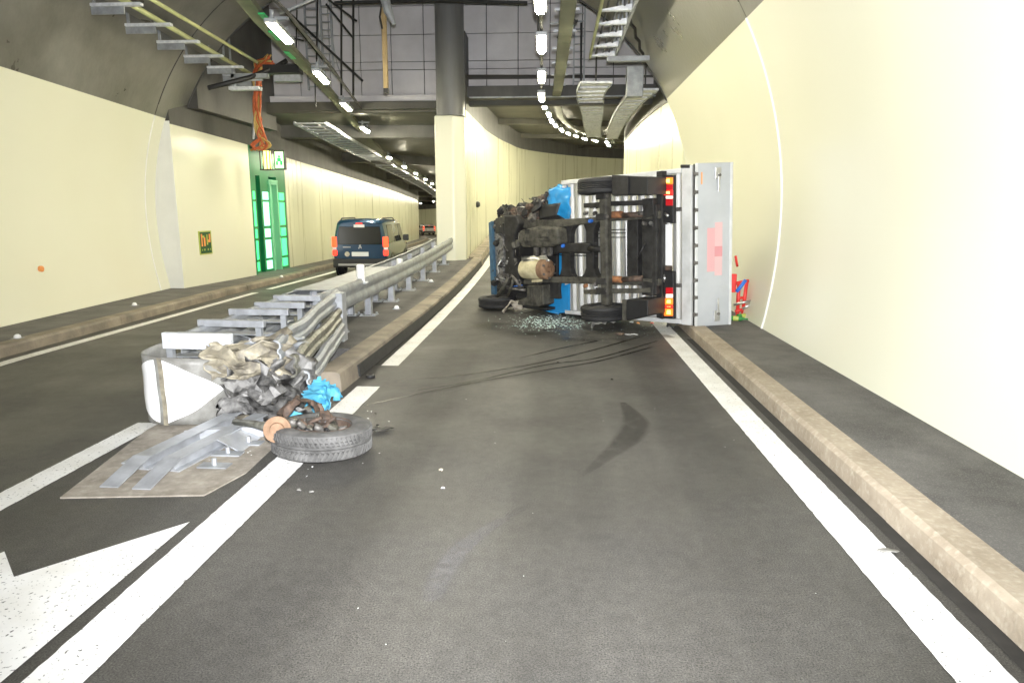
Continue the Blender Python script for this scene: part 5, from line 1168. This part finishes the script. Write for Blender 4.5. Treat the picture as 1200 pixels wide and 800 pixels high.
for k, (px, py, a) in enumerate([(872, 373, .3), (866, 368, 1.2), (864, 376, -.4)]):
    p = atZ(px, py, .15); e = tag(empty('bottle', (p.x, p.y, .19), a), ['green bottle lying nearest the wall behind the tailgate', 'green bottle lying across the others behind the tailgate', 'green bottle lying closest to the tailgate'][k], 'bottle', 'spilled bottles')
    MB().lathe([(0, -.12), (.036, -.12), (.038, -.1), (.038, .05), (.015, .1), (.014, .16), (0, .16)], (0, 0, 0), (1, 0, 0), 14, closed=False).build('body', 'bottle', e, smooth=R(40))
    MB().lathe([(.0385, -.06), (.0385, .02)], (0, 0, 0), (1, 0, 0), 14, closed=False).build('paper_label', 'signyel', e)

# ------------------------------------------------------------------ vehicles in the left bore
def loft(secs, m=None):
    """secs: list of (y, [(x,z)...]) same count, right half from bottom centre to top centre; mirrored"""
    b = MB(); n = len(secs[0][1]); vs = []; k2 = 2 * n
    for y, pr in secs:
        vs += [(x, y, z) for x, z in pr] + [(-x, y, z) for x, z in pr[::-1]]
    fs = [(i * k2 + j, i * k2 + (j + 1) % k2, (i + 1) * k2 + (j + 1) % k2, (i + 1) * k2 + j) for i in range(len(secs) - 1) for j in range(k2)]
    fs += [tuple(range(k2))[::-1], tuple(range((len(secs) - 1) * k2, len(secs) * k2))]
    return b.add(vs, fs)
def car_section(hw, zb, zbelt, zroof, tw):
    return [(0, zb), (hw * .82, zb), (hw * .97, zb + .12), (hw, zb + .35), (hw, zbelt - .1), (hw * .975, zbelt), (hw * (tw + .975) / 2, (zbelt + zroof) / 2 + .02), (hw * tw, zroof - .10), (hw * (tw - .10), zroof - .03), (hw * .4, zroof), (0, zroof + .01)]
def make_van(body, name, label, loc, rz, detail=True, H=1.84, hw=.90, L=4.35):
    e = tag(empty(name, loc, rz), label, 'car')
    S = [(0.0, car_section(hw * .90, .42, 1.02, H * .94, .80)), (.06, car_section(hw * .97, .36, 1.02, H * .97, .83)), (.3, car_section(hw, .3, 1.02, H, .86)), (1.6, car_section(hw, .28, 1.02, H, .89)), (2.6, car_section(hw, .28, 1.02, H * .985, .87)), (2.95, car_section(hw, .28, 1.02, H * .93, .85)), (3.45, car_section(hw, .28, 1.03, H * .66, .88)), (4.1, car_section(hw * .95, .3, .9, H * .53, .9)), (L, car_section(hw * .85, .34, .8, H * .43, .9))]
    MB_ = loft(S); bd = MB_.build('body', body, e, smooth=R(32))
    yb = -.012
    # rear screen, bumper, plate, lamps
    MB().add([(-.72, yb, 1.03), (.72, yb, 1.03), (.66, yb, H * .87), (-.66, yb, H * .87), (-.72, yb + .03, 1.03), (.72, yb + .03, 1.03), (.66, yb + .03, H * .87), (-.66, yb + .03, H * .87)], [(0, 1, 2, 3), (7, 6, 5, 4), (0, 4, 5, 1), (1, 5, 6, 2), (2, 6, 7, 3), (3, 7, 4, 0)]).build('rear_screen', 'glass_d', e, bevel=.02)
    MB().box((-.88, -.10, .30), (.88, .12, .58)).build('rear_bumper', 'vanblack', e, bevel=.05)
    MB().box((-.70, -.115, .36), (.70, -.09, .43)).build('bumper_trim', 'silver', e, bevel=.015)
    MB().box((-.27, -.035, .66), (.27, -.012, .80)).build('number_plate', 'white', e, bevel=.006)
    for s in (-1, 1):
        MB().box((s * .74 if s > 0 else -.90, -.03, .95), (.90 if s > 0 else -.74, .10, 1.28)).build('tail_lamp', 'brakeor', e, bevel=.03)
        MB().box((s * .74 if s > 0 else -.90, -.025, .68), (.90 if s > 0 else -.74, .08, .86)).build('tail_lamp', 'brake', e, bevel=.03)
        MB().box((s * .76 if s > 0 else -.89, -.022, .865), (.89 if s > 0 else -.76, .08, .945)).build('clear_lens', 'white', e, bevel=.02)
        for y0 in (.78, 3.35):
            MB().lathe(tyre_prof(.33, .22, .2), (s * (hw - .11), y0, .33), (1, 0, 0), 28).build('tyre', 'tyre', e, smooth=R(30))
            MB().lathe([(0, .05), (.2, .05), (.2, .02), (0, .02)], (s * (hw - .06), y0, .33), (s, 0, 0), 20, closed=False).build('rim', 'galvb', e, smooth=R(30))
            MB().lathe([(.35, -.03), (.42, -.03), (.42, .02), (.35, .02)], (s * (hw - .005), y0, .34), (s, 0, 0), 28).build('wheel_arch', 'vanblack', e, smooth=R(30))
        # side glass
        for (ya, yb2, yt, yt2) in ((.28, 1.25, .36, 1.25), (1.33, 2.25, 1.33, 2.2), (2.33, 3.2, 2.3, 2.85)):
            x0, x1 = hw * .985, hw * .90
            MB().add([(s * x0, ya, 1.06), (s * x0, yb2, 1.06), (s * x1, yt2, H * .90), (s * x1, yt, H * .90), (s * (x0 - .03), ya, 1.06), (s * (x0 - .03), yb2, 1.06), (s * (x1 - .03), yt2, H * .90), (s * (x1 - .03), yt, H * .90)], [(0, 1, 2, 3), (7, 6, 5, 4), (0, 4, 5, 1), (1, 5, 6, 2), (2, 6, 7, 3), (3, 7, 4, 0)]).build('side_window', 'glass_d', e, bevel=.015)
        mi = MB().box((s * (hw + .02) if s > 0 else -(hw + .22), 2.75, 1.05), ((hw + .22) if s > 0 else -(hw + .02), 2.87, 1.27)).build('wing_mirror', 'vanblack', e, bevel=.03)
        MB().tube([(s * hw * .74, .35, H - .04), (s * hw * .74, .5, H + .015), (s * hw * .74, 2.2, H + .015), (s * hw * .74, 2.4, H - .04)], .022, 6).build('roof_rail', 'vanblack', e)
        MB().box((s * (hw + .003) if s > 0 else -(hw + .02), 1.1, .45), ((hw + .02) if s > 0 else -(hw + .003), 3.0, .62)).build('side_moulding', 'vanblack', e, bevel=.008)
    MB().box((-.17, -.03, H * .855), (.17, -.013, H * .905)).build('roof_sticker', 'white', e, bevel=.004)
    MB().box((-.10, -.02, H * .915), (.10, .02, H * .93)).build('third_brake_lamp', 'brake', e)
    em = MB(); em.prism([(-.05, .90), (-.02, .90), (-.01, .94), (.03, .92), (.05, .90), (.055, .95), (.02, .98), (.04, 1.02), (0, 1.03), (-.03, 1.0), (-.02, .96), (-.05, .94)], -.03, -.012, 'y'); em.build('emblem', 'steel', e)
    MB().lathe([(0, 0), (.08, 0), (.08, .012), (0, .012)], (-.42, -.012, .73), (0, -1, 0), 18, closed=False).build('round_sticker', 'cream_lump', e)
    MB().box((-.55, -.02, .935), (-.3, -.013, .965)).build('lettering', 'steel', e); 
    return e
vy = 21.75; make_van('vanblue', 'family_van', 'dark blue family van with brake lights on, driving away past the exit', (-6.28, vy, zl(vy)), R(3.0))
e = make_van('carwhite', 'distant_car', 'small pale silver car far ahead in the left bore', (-18.5, 100, zl(100)), R(24), H=1.5)
e = make_van('vanblack', 'distant_van', 'dark van half hidden behind the cream column in the left bore', (-13.25, 85, zl(85)), R(18), H=2.0)
